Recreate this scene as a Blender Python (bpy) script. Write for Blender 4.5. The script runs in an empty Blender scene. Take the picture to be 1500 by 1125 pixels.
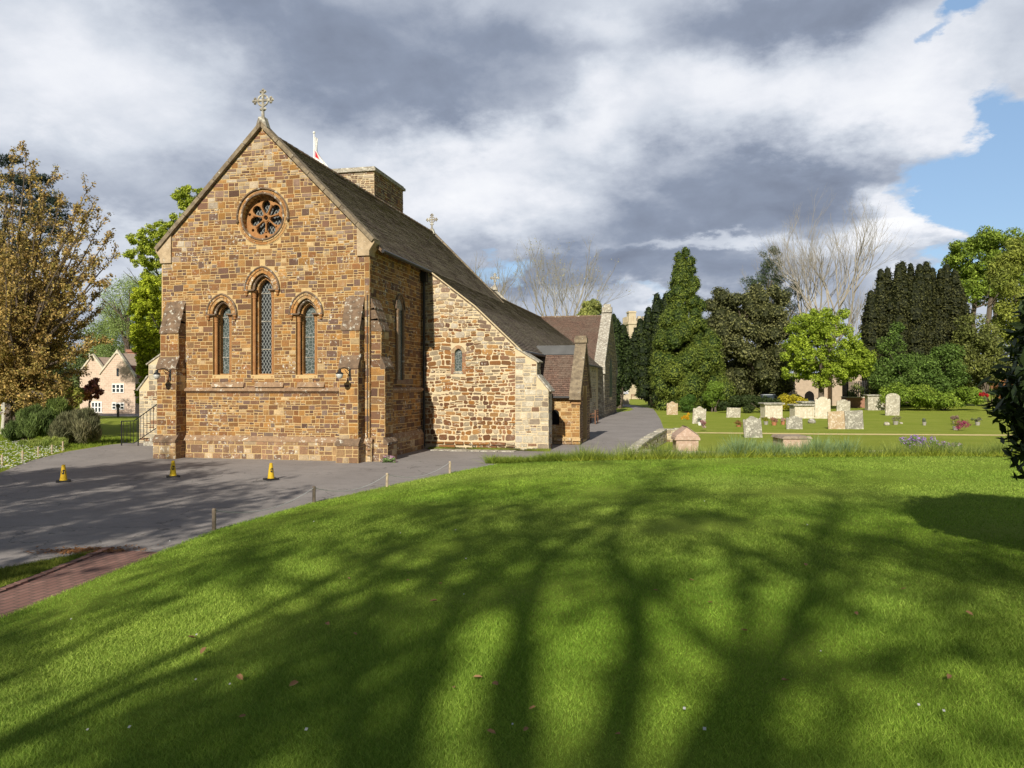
import bpy, math, random
import numpy as np
from mathutils import Vector, noise as mnoise
R = math.radians
S = bpy.context.scene
COL = S.collection

# ------------------------------------------------------------------ camera, sky, sun, exposure
A = R(12.48); CA, SA = math.cos(A), math.sin(A); F = 1130.0; EYE = 2.6
cam = bpy.data.cameras.new('camera'); cam.sensor_width = 36; cam.lens = 36 * F / 1500
cam.clip_start = .05; cam.clip_end = 5000
co = bpy.data.objects.new('camera', cam); COL.objects.link(co)
co.location = (0, 0, EYE); co.rotation_euler = (R(90), 0, A); S.camera = co
SUN_EL, SUN_AZ = R(31), R(-1.2)        # light travels along +Y, very slightly towards +X
world = bpy.data.worlds.new('World'); S.world = world; world.use_nodes = True
sl = bpy.data.lights.new('sun', 'SUN'); sl.energy = 5.0; sl.angle = R(.65); sl.color = (1, .93, .80)
so = bpy.data.objects.new('sun', sl); COL.objects.link(so)
trav = Vector((-math.sin(SUN_AZ) * math.cos(SUN_EL), math.cos(SUN_AZ) * math.cos(SUN_EL), -math.sin(SUN_EL)))
so.rotation_euler = trav.to_track_quat('-Z', 'Y').to_euler()
S.view_settings.view_transform = 'Standard'; S.view_settings.look = 'None'
S.view_settings.exposure = 0.24; S.view_settings.gamma = 1

def gp(u, v, z=0.0):
    """ground point seen at photo position (u, v) when it lies at height z"""
    D = (EYE - z) * F / (v - 562.5); t = (u - 750) / F
    return Vector((D * (-SA + t * CA), D * (CA + t * SA), z))
def pd(u, D, z=0.0):
    t = (u - 750) / F
    return Vector((D * (-SA + t * CA), D * (CA + t * SA), z))
def hz(v, D): return EYE + (562.5 - v) * D / F
def xat(u, Y):
    t = (u - 750) / F
    return Y * (-SA + CA * t) / (CA + SA * t)

# ------------------------------------------------------------------ node helper
class N:
    def __init__(s, tree): s.t = tree; tree.nodes.clear()
    def n(s, typ, **k):
        nd = s.t.nodes.new(typ)
        for a, b in k.items(): setattr(nd, a, b)
        return nd
    def l(s, a, b): s.t.links.new(a, b)
    def m(s, op, a, b=None, c=None, clamp=False):
        nd = s.n('ShaderNodeMath', operation=op, use_clamp=clamp)
        for i, x in enumerate((a, b, c)):
            if x is None: continue
            if isinstance(x, (int, float)): nd.inputs[i].default_value = x
            else: s.l(x, nd.inputs[i])
        return nd.outputs[0]
    def mix(s, f, a, b, blend='MIX'):
        nd = s.n('ShaderNodeMix', data_type='RGBA', blend_type=blend)
        for i, x in ((0, f), (6, a), (7, b)):
            if isinstance(x, (int, float)): nd.inputs[i].default_value = x
            elif isinstance(x, tuple): nd.inputs[i].default_value = (*x, 1)
            else: s.l(x, nd.inputs[i])
        return nd.outputs[2]
    def noise(s, vec, scale, detail=4, rough=.55, dist=0):
        nd = s.n('ShaderNodeTexNoise'); nd.inputs['Scale'].default_value = scale
        nd.inputs['Detail'].default_value = detail; nd.inputs['Roughness'].default_value = rough
        nd.inputs['Distortion'].default_value = dist
        if vec is not None: s.l(vec, nd.inputs['Vector'])
        return nd.outputs['Fac']
    def ramp(s, f, stops, interp='LINEAR'):
        nd = s.n('ShaderNodeValToRGB'); cr = nd.color_ramp; cr.interpolation = interp
        while len(cr.elements) < len(stops): cr.elements.new(.5)
        for e, (p, c) in zip(cr.elements, stops):
            e.position = p; e.color = (*c, 1) if isinstance(c, tuple) else (c, c, c, 1)
        s.l(f, nd.inputs[0]); return nd.outputs[0]
    def mapr(s, f, a, b, c=0., d=1.):
        nd = s.n('ShaderNodeMapRange'); s.l(f, nd.inputs[0])
        for i, x in enumerate((a, b, c, d)): nd.inputs[i + 1].default_value = x
        return nd.outputs[0]

def material(name, fn, rough=.85, spec=.25):
    m = bpy.data.materials.new(name); m.use_nodes = True
    g = N(m.node_tree); out = g.n('ShaderNodeOutputMaterial'); p = g.n('ShaderNodeBsdfPrincipled')
    p.inputs['Roughness'].default_value = rough; p.inputs['Specular IOR Level'].default_value = spec
    g.l(p.outputs[0], out.inputs[0])
    g.pos = g.n('ShaderNodeNewGeometry').outputs['Position']
    g.obj = g.n('ShaderNodeTexCoord').outputs['Object']
    r = fn(g, p)
    if r is not None:
        if isinstance(r, tuple): p.inputs['Base Color'].default_value = (*r, 1)
        else: g.l(r, p.inputs['Base Color'])
    return m
def bump(g, p, h, st=.5, dist=.02):
    b = g.n('ShaderNodeBump'); b.inputs['Strength'].default_value = st; b.inputs['Distance'].default_value = dist
    g.l(h, b.inputs['Height']); g.l(b.outputs[0], p.inputs['Normal'])
def plain(name, c, rough=.6, spec=.3, var=.15, sc=3.):
    def fn(g, p):
        f = g.noise(g.obj, sc, 5)
        k = g.mapr(f, .3, .7, 1 - var, 1 + var)
        nd = g.n('ShaderNodeVectorMath', operation='SCALE'); nd.inputs[0].default_value = c; g.l(k, nd.inputs['Scale'])
        return nd.outputs[0]
    return material(name, fn, rough, spec)
def attr(g):
    return g.n('ShaderNodeAttribute', attribute_name='Col').outputs['Color']

# ------------------------------------------------------------------ the sky with clouds
def make_sky():
    g = N(world.node_tree)
    out = g.n('ShaderNodeOutputWorld')
    sky = g.n('ShaderNodeTexSky', sky_type='NISHITA', sun_disc=False)
    sky.sun_elevation = SUN_EL; sky.sun_rotation = R(180) - SUN_AZ if False else R(180 - 1.2)
    sky.air_density = 1.0; sky.dust_density = .6; sky.ozone_density = 1.5
    b1 = g.n('ShaderNodeBackground'); b1.inputs[1].default_value = .05; g.l(sky.outputs[0], b1.inputs[0])
    tc = g.n('ShaderNodeTexCoord').outputs['Generated']
    sp = g.n('ShaderNodeSeparateXYZ'); g.l(tc, sp.inputs[0]); x, y, z = sp.outputs
    az = g.m('ARCTAN2', x, y); el = g.m('ARCSINE', z)
    # cloud-layer coordinates: flattening towards the horizon
    den = g.m('ADD', g.m('MAXIMUM', z, 0.0), .34)
    cx = g.m('DIVIDE', x, den); cy = g.m('DIVIDE', y, den)
    cv = g.n('ShaderNodeCombineXYZ'); g.l(cx, cv.inputs[0]); g.l(cy, cv.inputs[1])
    V = cv.outputs[0]
    w1 = g.m('SUBTRACT', g.noise(V, 2.6, 9, .62), .5)
    off = g.n('ShaderNodeVectorMath', operation='ADD'); g.l(V, off.inputs[0]); off.inputs[1].default_value = (7.3, 2.1, 4.4)
    w2 = g.m('SUBTRACT', g.noise(off.outputs[0], 3.2, 9, .62), .5)
    azw = g.m('ADD', az, g.m('MULTIPLY', w1, .30)); elw = g.m('ADD', el, g.m('MULTIPLY', w2, .17))
    def ae(u, v):
        t = (u - 750) / F
        return math.atan(t) - A, math.atan((562.5 - v) / F / math.sqrt(1 + t * t))
    def blob(u, v, su, sv, w):
        a0, e0 = ae(u, v)
        da = g.m('DIVIDE', g.m('SUBTRACT', azw, a0), su / F); de = g.m('DIVIDE', g.m('SUBTRACT', elw, e0), sv / F)
        q = g.m('ADD', g.m('MULTIPLY', da, da), g.m('MULTIPLY', de, de))
        return g.m('MULTIPLY', g.m('EXPONENT', g.m('MULTIPLY', g.m('POWER', q, 1.6), -1)), w)
    def total(base, lst):
        s = base
        for b in lst: s = g.m('ADD', s, blob(*b))
        return s
    f1 = g.m('MULTIPLY', g.m('SUBTRACT', g.noise(V, 1.5, 9, .58, .2), .5), .62)
    f2 = g.m('MULTIPLY', g.m('SUBTRACT', g.noise(V, 6.0, 8, .58, .2), .5), .50)
    bright = total(g.m('ADD', g.m('ADD', f1, f2), .52), SKY_BRIGHT)
    colr = g.ramp(bright, [(.0, (.15, .175, .235)), (.26, (.235, .275, .36)), (.45, (.40, .44, .52)),
                           (.62, (.55, .59, .66)), (.80, (.72, .74, .79)), (1., (.84, .85, .87))])
    cover = total(g.m('ADD', g.m('MULTIPLY', f1, .6), g.m('ADD', g.m('MULTIPLY', f2, 1.5), 1.0)), SKY_BLUE)
    cf = g.mapr(cover, .34, .72)
    # dark sky added out of view, overhead and behind, to cut ambient light
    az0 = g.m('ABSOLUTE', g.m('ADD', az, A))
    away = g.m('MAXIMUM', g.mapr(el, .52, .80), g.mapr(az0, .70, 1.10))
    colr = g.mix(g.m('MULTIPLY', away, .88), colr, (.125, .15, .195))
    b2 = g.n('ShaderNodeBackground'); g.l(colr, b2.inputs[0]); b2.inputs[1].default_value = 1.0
    # clear blue between the clouds: the Nishita sky, paler with height haze
    b3 = g.n('ShaderNodeBackground'); b3.inputs[0].default_value = (.30, .48, .74, 1); b3.inputs[1].default_value = .50
    ad = g.n('ShaderNodeAddShader'); g.l(b1.outputs[0], ad.inputs[0]); g.l(b3.outputs[0], ad.inputs[1])
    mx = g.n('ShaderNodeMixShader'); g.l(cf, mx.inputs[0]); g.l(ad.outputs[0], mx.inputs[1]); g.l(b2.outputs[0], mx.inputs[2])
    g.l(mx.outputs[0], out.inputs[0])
SKY_BRIGHT = [(90, 90, 220, 120, .26), (450, 40, 230, 70, -.26), (640, 150, 230, 45, -.26), (760, 60, 130, 40, -.16), (880, 150, 60, 60, .20), (850, 30, 70, 25, .16),
    (280, 270, 240, 50, -.14), (60, 330, 160, 60, -.06), (740, 260, 180, 70, .30), (640, 300, 110, 60, .10), (1010, 130, 130, 80, .18), (1300, 130, 150, 90, .32), (1080, 170, 220, 60, .08),
    (1130, 15, 170, 48, -.34), (1060, 290, 250, 70, -.30), (1230, 250, 110, 50, -.14), (960, 400, 300, 44, -.26), (760, 385, 160, 30, -.10),
    (1310, 320, 60, 38, .46), (1250, 365, 90, 30, .34), (1050, 350, 130, 12, .30), (940, 440, 60, 18, .28), (1430, 190, 60, 50, .12), (170, 370, 110, 40, .26)]
SKY_BLUE = [(1435, 310, 85, 85, -1.2), (1500, 210, 45, 70, -.9), (1425, 12, 40, 26, -.8), (1376, 66, 16, 14, -.5), (740, 392, 60, 20, -.62), (1330, 345, 50, 30, .5), (1490, 350, 50, 28, .45), (935, 430, 60, 12, -.4)]
make_sky()

# ------------------------------------------------------------------ object helpers
def tag(o, label=None, cat=None, group=None, kind=None):
    if label: o['label'] = label
    if cat: o['category'] = cat
    if group: o['group'] = group
    if kind: o['kind'] = kind
    return o
def thing(name, loc, label, cat, group=None, rz=0):
    o = bpy.data.objects.new(name, None); COL.objects.link(o); o.location = loc; o.rotation_euler.z = rz
    o.empty_display_size = .2
    return tag(o, label, cat, group)
def base_loc(p):
    v = Vector((0, 0, 0))
    while p is not None: v += p.location; p = p.parent
    return v
def link(name, me, mat, parent=None, loc=None):
    o = bpy.data.objects.new(name, me); COL.objects.link(o); me.name = name
    if mat is not None:
        for m in (mat if isinstance(mat, (list, tuple)) else [mat]): me.materials.append(m)
    if parent is not None: o.parent = parent
    if loc is not None: o.location = loc
    return o
class M:
    """collects faces; build() links them as one mesh object. World coordinates unless local=True"""
    def __init__(s): s.v = []; s.f = []; s.c = []; s.uv = None; s.cur = (1, 1, 1); s.mi = []; s.m = 0
    def add(s, vs, fs, c=None):
        s.rg = getattr(s, 'rg', []); s.rg.append((len(s.v), len(vs), len(s.f), len(fs)))
        b = len(s.v); s.v += [tuple(x) for x in vs]; s.c += [c or s.cur] * len(vs)
        for f in fs: s.f.append(tuple(i + b for i in f)); s.mi.append(s.m)
    def box(s, x0, x1, y0, y1, z0, z1, c=None):
        s.add([(x0, y0, z0), (x1, y0, z0), (x1, y1, z0), (x0, y1, z0), (x0, y0, z1), (x1, y0, z1), (x1, y1, z1), (x0, y1, z1)],
              [(0, 3, 2, 1), (4, 5, 6, 7), (0, 1, 5, 4), (1, 2, 6, 5), (2, 3, 7, 6), (3, 0, 4, 7)], c)
    def prism(s, pts, axis, a, b, c=None):
        """pts 2D polygon extruded from a to b along axis: 'y' (pts are x,z), 'x' (pts are y,z), 'z' (pts are x,y)"""
        def P(p, t): return (p[0], t, p[1]) if axis == 'y' else ((t, p[0], p[1]) if axis == 'x' else (p[0], p[1], t))
        n = len(pts); vs = [P(p, a) for p in pts] + [P(p, b) for p in pts]
        s.add(vs, [tuple(range(n)), tuple(range(2 * n - 1, n - 1, -1))] + [(i, n + i, n + (i + 1) % n, (i + 1) % n) for i in range(n)], c)
    def tube(s, pts, rad, k=6, c=None, cap=True, closed=False):
        pts = [Vector(p) for p in pts]; n = len(pts)
        if isinstance(rad, (int, float)): rad = [rad] * n
        vs = []; fs = []; px = None
        for i, p in enumerate(pts):
            if closed: d = pts[(i + 1) % n] - pts[i - 1]
            else: d = pts[min(i + 1, n - 1)] - pts[max(i - 1, 0)]
            if d.length < 1e-9: d = Vector((0, 0, 1))
            d.normalize()
            if px is None: px = d.orthogonal().normalized()
            px = (px - d * px.dot(d))
            px = px.normalized() if px.length > 1e-6 else d.orthogonal().normalized()
            q = d.cross(px)
            for j in range(k):
                a = 2 * math.pi * j / k
                vs.append(p + (px * math.cos(a) + q * math.sin(a)) * rad[i])
        for i in range(n if closed else n - 1):
            i2 = (i + 1) % n
            for j in range(k): fs.append((i * k + j, i * k + (j + 1) % k, i2 * k + (j + 1) % k, i2 * k + j))
        if cap and not closed: fs += [tuple(range(k - 1, -1, -1)), tuple((n - 1) * k + j for j in range(k))]
        s.add(vs, fs, c)
    def lathe(s, prof, cx, cy, k=16, c=None, ang=0.):
        vs = []; fs = []; n = len(prof)
        for r, z in prof:
            for j in range(k):
                a = ang + 2 * math.pi * j / k; vs.append((cx + r * math.cos(a), cy + r * math.sin(a), z))
        for i in range(n - 1):
            for j in range(k): fs.append((i * k + j, i * k + (j + 1) % k, (i + 1) * k + (j + 1) % k, (i + 1) * k + j))
        fs += [tuple(range(k - 1, -1, -1)), tuple((n - 1) * k + j for j in range(k))]
        s.add(vs, fs, c)
    def build_split(s, name, mat, parent=None):
        for v0, nv, f0, nf in s.rg:
            q = M(); q.add(s.v[v0:v0 + nv], [tuple(i - v0 for i in f) for f in s.f[f0:f0 + nf]], s.c[v0]); q.build(name, mat, parent)
    def build(s, name, mat, parent=None, smooth=False, local=False, loc=None, fixn=True):
        me = bpy.data.meshes.new(name)
        off = Vector((0, 0, 0)) if local else (base_loc(parent) if parent is not None else Vector(loc or (0, 0, 0)))
        me.from_pydata([(x - off.x, y - off.y, z - off.z) for x, y, z in s.v], [], s.f)
        ca = me.color_attributes.new('Col', 'FLOAT_COLOR', 'POINT')
        ca.data.foreach_set('color', np.array([(c[0], c[1], c[2], 1) for c in s.c], dtype=np.float32).ravel())
        if s.uv:
            ul = me.uv_layers.new(name='UVMap'); ul.data.foreach_set('uv', np.array(s.uv, dtype=np.float32).ravel())
        if isinstance(mat, (list, tuple)): me.polygons.foreach_set('material_index', s.mi)
        if smooth: me.polygons.foreach_set('use_smooth', [True] * len(me.polygons))
        me.update()
        if fixn:
            import bmesh
            bm = bmesh.new(); bm.from_mesh(me); bmesh.ops.recalc_face_normals(bm, faces=bm.faces[:]); bm.to_mesh(me); bm.free()
        return link(name, me, mat, parent, loc)

def arrays_obj(name, V, k, Cc, mat, parent=None, loc=None, off=None):
    """V: (n*k,3) verts, k verts per face"""
    me = bpy.data.meshes.new(name); nv = len(V); nf = nv // k
    o = off if off is not None else (base_loc(parent) if parent is not None else Vector((0, 0, 0)))
    V = V - np.array([o.x, o.y, o.z])
    me.vertices.add(nv); me.vertices.foreach_set('co', V.astype(np.float32).ravel())
    me.loops.add(nv); me.loops.foreach_set('vertex_index', np.arange(nv, dtype=np.int32))
    me.polygons.add(nf); me.polygons.foreach_set('loop_start', np.arange(0, nv, k, dtype=np.int32))
    me.update(calc_edges=True)
    ca = me.color_attributes.new('Col', 'FLOAT_COLOR', 'POINT')
    ca.data.foreach_set('color', np.concatenate([Cc, np.ones((nv, 1))], 1).astype(np.float32).ravel())
    return link(name, me, mat, parent, loc)

def plate(outer, holes, a, b, axis='y'):
    """solid plate: 2D outline with holes, between a and b along the axis; returns (verts, faces)"""
    cu = bpy.data.curves.new('tmp', 'CURVE'); cu.dimensions = '2D'; cu.fill_mode = 'BOTH'; cu.extrude = abs(b - a) / 2
    for pts in [outer] + holes:
        sp = cu.splines.new('POLY'); sp.points.add(len(pts) - 1); sp.use_cyclic_u = True
        for q, p in zip(sp.points, pts): q.co = (p[0], p[1], 0, 1)
    ob = bpy.data.objects.new('tmp', cu); me = ob.to_mesh()
    mid = (a + b) / 2
    def P(c): return (c[0], mid + c[2], c[1]) if axis == 'y' else (mid + c[2], c[0], c[1])
    vs = [P(v.co) for v in me.vertices]; fs = [tuple(p.vertices) for p in me.polygons]
    ob.to_mesh_clear(); bpy.data.objects.remove(ob); bpy.data.curves.remove(cu)
    return vs, fs

def arch(cx, zs, a, p=.3, n=10, z0=None):
    """outline of a pointed arch: from the left foot over the apex to the right foot (then down to z0)"""
    r = a * (1 + p); th = math.acos(p / (1 + p)); pts = []
    for i in range(n + 1):
        q = math.pi - i / n * th * 1.0
        pts.append((cx + p * a + r * math.cos(math.pi - (math.pi - q)) if False else cx + p * a + r * math.cos(q), zs + r * math.sin(q)))
    right = [(2 * cx - x, z) for x, z in pts[:-1]][::-1]
    pts = pts + right
    if z0 is not None: pts = pts + [(cx + a, z0), (cx - a, z0)]
    return pts
def archd(cx, zs, a, p, d, n=10):
    """same arch offset outwards by d (concentric arcs)"""
    r = a * (1 + p) + d; e = p * a; th = math.acos(min(1, e / r)); pts = []
    for i in range(n + 1):
        q = math.pi - i / n * th; pts.append((cx + e + r * math.cos(q), zs + r * math.sin(q)))
    return pts + [(2 * cx - x, z) for x, z in pts[:-1]][::-1]

# ------------------------------------------------------------------ materials
def f_stone(speck=.62, rough_amp=.6):
    def fn(g, p):
        c = attr(g)
        n1 = g.noise(g.pos, 3.1, 6, .65); n2 = g.noise(g.pos, 26, 5, .7); n3 = g.noise(g.pos, 1.3, 3)
        k = g.mapr(n2, .25, .75, .62, 1.32)
        sc = g.n('ShaderNodeVectorMath', operation='SCALE'); g.l(c, sc.inputs[0]); g.l(k, sc.inputs['Scale'])
        c = sc.outputs[0]
        c = g.mix(g.mapr(n1, .42, .68, 0, .5), c, (.13, .085, .06))
        sp_ = g.m('MULTIPLY', g.mapr(g.noise(g.pos, 9.5, 7, .75), speck, speck + .04), g.mapr(n3, .48, .62))
        c = g.mix(sp_, c, (.62, .59, .50))
        bump(g, p, n2, .6, .02); return c
    return fn
M_STONE = material('ironstone', f_stone(.56), .92, .15)
M_PALE = material('limestone', f_stone(.56), .92, .15)
def f_mortar(col):
    def fn(g, p):
        n2 = g.noise(g.pos, 14, 6, .7)
        bump(g, p, n2, .4, .02)
        return g.mix(g.mapr(n2, .3, .75, 0, .6), col, tuple(x * .6 for x in col))
    return fn
M_MORTAR = material('lime_mortar', f_mortar((.58, .42, .21)), .95, .1)
M_MORTAR2 = material('pale_mortar', f_mortar((.66, .54, .35)), .95, .1)
def f_weather(base, dark, lich=.55):
    def fn(g, p):
        n1 = g.noise(g.pos, 5, 7, .68); n2 = g.noise(g.pos, 22, 6, .7)
        c = g.mix(g.mapr(n1, .35, .65), dark, base)
        c = g.mix(g.mapr(g.noise(g.pos, 6.5, 7, .72), lich, lich + .05, 0, .85), c, (.60, .58, .50))
        bump(g, p, n2, .6, .03); return c
    return fn
M_COPE = material('weathered_coping', f_weather((.30, .24, .16), (.14, .11, .08), .62), .9, .15)
M_SETOFF = material('lichened_slab', f_weather((.23, .155, .10), (.12, .085, .06), .57), .9, .15)
M_COURSE = material('lichened_course_stone', f_weather((.36, .24, .14), (.22, .14, .09), .56), .9, .15)
M_GREYST = material('grey_lichened_stone', f_weather((.42, .38, .31), (.2, .18, .15), .52), .9, .15)
M_DRESS = material('dressed_ironstone', f_weather((.40, .21, .085), (.30, .14, .055), .70), .9, .15)
M_DRESS2 = material('pale_dressed_stone', f_weather((.52, .40, .26), (.36, .27, .17), .6), .9, .15)
def f_tile(a, b, moss):
    def fn(g, p):
        uv = g.n('ShaderNodeUVMap').outputs[0]
        br = g.n('ShaderNodeTexBrick'); g.l(uv, br.inputs['Vector'])
        br.inputs['Color1'].default_value = (*a, 1); br.inputs['Color2'].default_value = (*b, 1); br.inputs['Mortar'].default_value = (.02, .016, .014, 1)
        br.inputs['Scale'].default_value = 1; br.inputs['Brick Width'].default_value = .17; br.inputs['Row Height'].default_value = .11
        br.inputs['Mortar Size'].default_value = .007; br.inputs['Mortar Smooth'].default_value = .3; br.offset = .5
        n1 = g.noise(g.pos, 1.2, 6, .65); n2 = g.noise(g.pos, 14, 5, .7)
        c = g.mix(g.mapr(n1, .42, .60, 0, .8), br.outputs['Color'], moss)
        c = g.mix(g.mapr(g.noise(g.pos, 8, 6, .8), .40, .62, 0, .75), c, tuple(x * .28 for x in a))
        c = g.mix(g.mapr(g.noise(g.pos, 24, 4, .7), .60, .65, 0, .6), c, (.50, .46, .38))
        bump(g, p, n2, .5, .02); return c
    return fn
M_TILE = material('weathered_roof_tiles', f_tile((.31, .245, .20), (.16, .12, .10), (.30, .26, .185)), .9, .15)
M_TILE_RED = material('red_roof_tiles', f_tile((.26, .16, .12), (.16, .105, .085), (.20, .15, .115)), .9, .15)
def f_lattice(kind):
    def fn(g, p):
        sp = g.n('ShaderNodeSeparateXYZ'); g.l(g.pos, sp.inputs[0]); x, y, z = sp.outputs
        h = g.m('ADD', x, y)
        if kind == 'diamond':
            a = g.m('ADD', g.m('MULTIPLY', h, 8.6), g.m('MULTIPLY', z, 5.0)); b = g.m('SUBTRACT', g.m('MULTIPLY', h, 8.6), g.m('MULTIPLY', z, 5.0))
            d = g.m('MINIMUM', g.m('ABSOLUTE', g.m('SUBTRACT', g.m('FRACT', a), .5)), g.m('ABSOLUTE', g.m('SUBTRACT', g.m('FRACT', b), .5)))
            line = g.mapr(d, .06, .10, 1, 0)
            c = g.mix(line, (.012, .014, .016), (.27, .29, .28))
        else:
            vo = g.n('ShaderNodeTexVoronoi', feature='DISTANCE_TO_EDGE'); vo.inputs['Scale'].default_value = 9; g.l(g.pos, vo.inputs['Vector'])
            line = g.mapr(vo.outputs[0], .04, .08, 1, 0)
            c = g.mix(g.noise(g.pos, 6, 3), (.02, .03, .028), (.10, .13, .12))
            c = g.mix(line, c, (.22, .24, .235))
        return c
    return fn
M_LATT = material('leaded_diamond_glass', f_lattice('diamond'), .35, .5)
M_STAIN = material('leaded_stained_glass', f_lattice('x'), .35, .5)
M_IRON = plain('black_painted_iron', (.018, .018, .02), .45, .4)
M_LEAD = plain('lead', (.10, .10, .10), .6, .3)
M_DARK = plain('dark_interior', (.012, .011, .01), .9, .05)
M_WHITEP = plain('white_paint', (.78, .77, .74), .5, .3, .05)
M_OPAL = plain('opal_glass', (.55, .55, .52), .25, .5, .05)
M_GLASSD = plain('window_pane_glass', (.035, .045, .055), .12, .6)
def f_leaf(tr=.35):
    m_ = {}
    def fn(g, p):
        c = attr(g); p.inputs['Roughness'].default_value = .6
        g.l(c, p.inputs['Base Color'])
        t = g.n('ShaderNodeBsdfTranslucent'); g.l(c, t.inputs[0])
        mx = g.n('ShaderNodeMixShader'); mx.inputs[0].default_value = tr
        out = [n for n in g.t.nodes if n.type == 'OUTPUT_MATERIAL'][0]
        g.l(p.outputs[0], mx.inputs[1]); g.l(t.outputs[0], mx.inputs[2]); g.l(mx.outputs[0], out.inputs[0])
        return None
    return fn
M_LEAF = material('foliage', f_leaf(.30), .6, .2)
M_LAUREL = material('glossy_foliage', f_leaf(.12), .35, .5)
M_GRASSB = material('grass_blades', f_leaf(.35), .6, .1)
def f_bark(a, b):
    def fn(g, p):
        n = g.noise(g.pos, 6, 6, .7); bump(g, p, n, .6, .04); return g.mix(n, a, b)
    return fn
M_BARK = material('bark', f_bark((.08, .06, .045), (.17, .14, .11)), .9, .1)
M_TWIG = material('pale_bark', f_bark((.27, .245, .20), (.42, .38, .32)), .9, .1)
M_BIRCH = material('birch_bark', f_bark((.6, .57, .5), (.35, .33, .3)), .9, .1)
def f_lawn(a, b, c2):
    def fn(g, p):
        n1 = g.noise(g.pos, .45, 5, .6); n2 = g.noise(g.pos, 7, 6, .7); n3 = g.noise(g.pos, 60, 4, .7)
        c = g.mix(g.mapr(n1, .35, .65), a, b); c = g.mix(g.mapr(n2, .35, .7, 0, .55), c, c2)
        c = g.mix(g.mapr(n3, .3, .7, 0, .5), c, tuple(x * .35 for x in a))
        bump(g, p, n3, .8, .04); return c
    return fn
M_LAWN = material('lawn_turf', f_lawn((.22, .31, .035), (.30, .38, .06), (.16, .25, .025)), .9, .05)
M_FIELD = material('churchyard_turf', f_lawn((.28, .34, .045), (.37, .40, .075), (.20, .28, .03)), .9, .05)
def f_asphalt(g, p):
    n1 = g.noise(g.pos, .5, 5, .6); n2 = g.noise(g.pos, 45, 4, .75); n3 = g.noise(g.pos, 2.5, 6, .7)
    c = g.mix(g.mapr(n1, .3, .7), (.27, .245, .235), (.35, .32, .305))
    c = g.mix(g.mapr(n2, .3, .75, 0, .6), c, (.13, .12, .117)); c = g.mix(g.mapr(n3, .52, .62, 0, .35), c, (.17, .155, .15)); c = g.mix(g.mapr(g.noise(g.pos, 9, 5, .8), .64, .70, 0, .4), c, (.45, .42, .39))
    # fine cracks
    vo = g.n('ShaderNodeTexVoronoi', feature='DISTANCE_TO_EDGE'); vo.inputs['Scale'].default_value = .33
    wv = g.n('ShaderNodeVectorMath', operation='ADD'); g.l(g.pos, wv.inputs[0])
    nn = g.n('ShaderNodeTexNoise'); nn.inputs['Scale'].default_value = 1.3; nn.inputs['Detail'].default_value = 5; g.l(g.pos, nn.inputs['Vector'])
    sc = g.n('ShaderNodeVectorMath', operation='SCALE'); sc.inputs['Scale'].default_value = 1.2; g.l(nn.outputs['Color'], sc.inputs[0]); g.l(sc.outputs[0], wv.inputs[1])
    g.l(wv.outputs[0], vo.inputs['Vector'])
    c = g.mix(g.mapr(vo.outputs[0], .002, .006, .55, 0), c, (.07, .065, .06))
    bump(g, p, n2, .35, .01); return c
M_ASPH = material('worn_asphalt', f_asphalt, .9, .15)
def f_brick(a, b, mo, w=.22, h=.075, planar=None, ms=.01):
    def fn(g, p):
        sp = g.n('ShaderNodeSeparateXYZ'); g.l(g.pos, sp.inputs[0]); x, y, z = sp.outputs
        cb = g.n('ShaderNodeCombineXYZ')
        if planar == 'floor': g.l(y, cb.inputs[0]); g.l(x, cb.inputs[1])
        else: g.l(g.m('ADD', x, y), cb.inputs[0]); g.l(z, cb.inputs[1])
        br = g.n('ShaderNodeTexBrick'); g.l(cb.outputs[0], br.inputs['Vector'])
        br.inputs['Color1'].default_value = (*a, 1); br.inputs['Color2'].default_value = (*b, 1); br.inputs['Mortar'].default_value = (*mo, 1)
        br.inputs['Scale'].default_value = 1; br.inputs['Brick Width'].default_value = w; br.inputs['Row Height'].default_value = h; br.inputs['Mortar Size'].default_value = ms
        n2 = g.noise(g.pos, 9, 5, .7); c = g.mix(g.mapr(n2, .3, .7, 0, .5), br.outputs[0], tuple(t * .5 for t in a))
        bump(g, p, br.outputs['Fac'], -.3, .01); return c
    return fn
M_PAVER = material('brick_pavers', f_brick((.30, .17, .14), (.22, .12, .10), (.10, .08, .07), .22, .11, 'floor'), .9, .1)
M_HOUSE = material('pink_house_stone', f_brick((.66, .50, .39), (.56, .42, .32), (.72, .64, .54), .4, .18), .9, .1)
M_TOMBBRK = material('red_brick', f_brick((.36, .13, .08), (.26, .11, .07), (.45, .36, .27)), .9, .1)
M_GREYWALL = material('grey_rubble', f_brick((.36, .32, .26), (.22, .19, .15), (.50, .45, .36), .45, .2, None, .03), .9, .1)

# ------------------------------------------------------------------ stonework: real stones on a mortar bed
ORANGE = [(.42, .215, .065), (.34, .17, .06), (.48, .265, .095), (.27, .135, .06), (.22, .12, .07), (.20, .125, .095), (.25, .18, .14), (.38, .22, .10), (.58, .42, .23), (.33, .15, .055), (.16, .09, .065)]
WGT = [5, 5, 3.5, 4, 4, 3, 1.6, 4, 1.2, 2, 2]
RUBBLE = [(.34, .155, .045), (.22, .10, .045), (.42, .23, .085), (.15, .075, .045), (.28, .20, .13), (.46, .38, .26), (.27, .12, .04)]
RW = [5, 4, 4, 3, 3, 3, 4]
UPPER = [(.46, .38, .28), (.36, .28, .20), (.26, .18, .13), (.40, .26, .14), (.55, .48, .38)]
UW = [3, 3, 3, 2, 2]
PALE = [(.56, .50, .38), (.48, .42, .32), (.26, .15, .09), (.60, .52, .38), (.34, .28, .21), (.42, .38, .32)]
PW = [4, 3, 1.4, 3, 2, 2]
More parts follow.
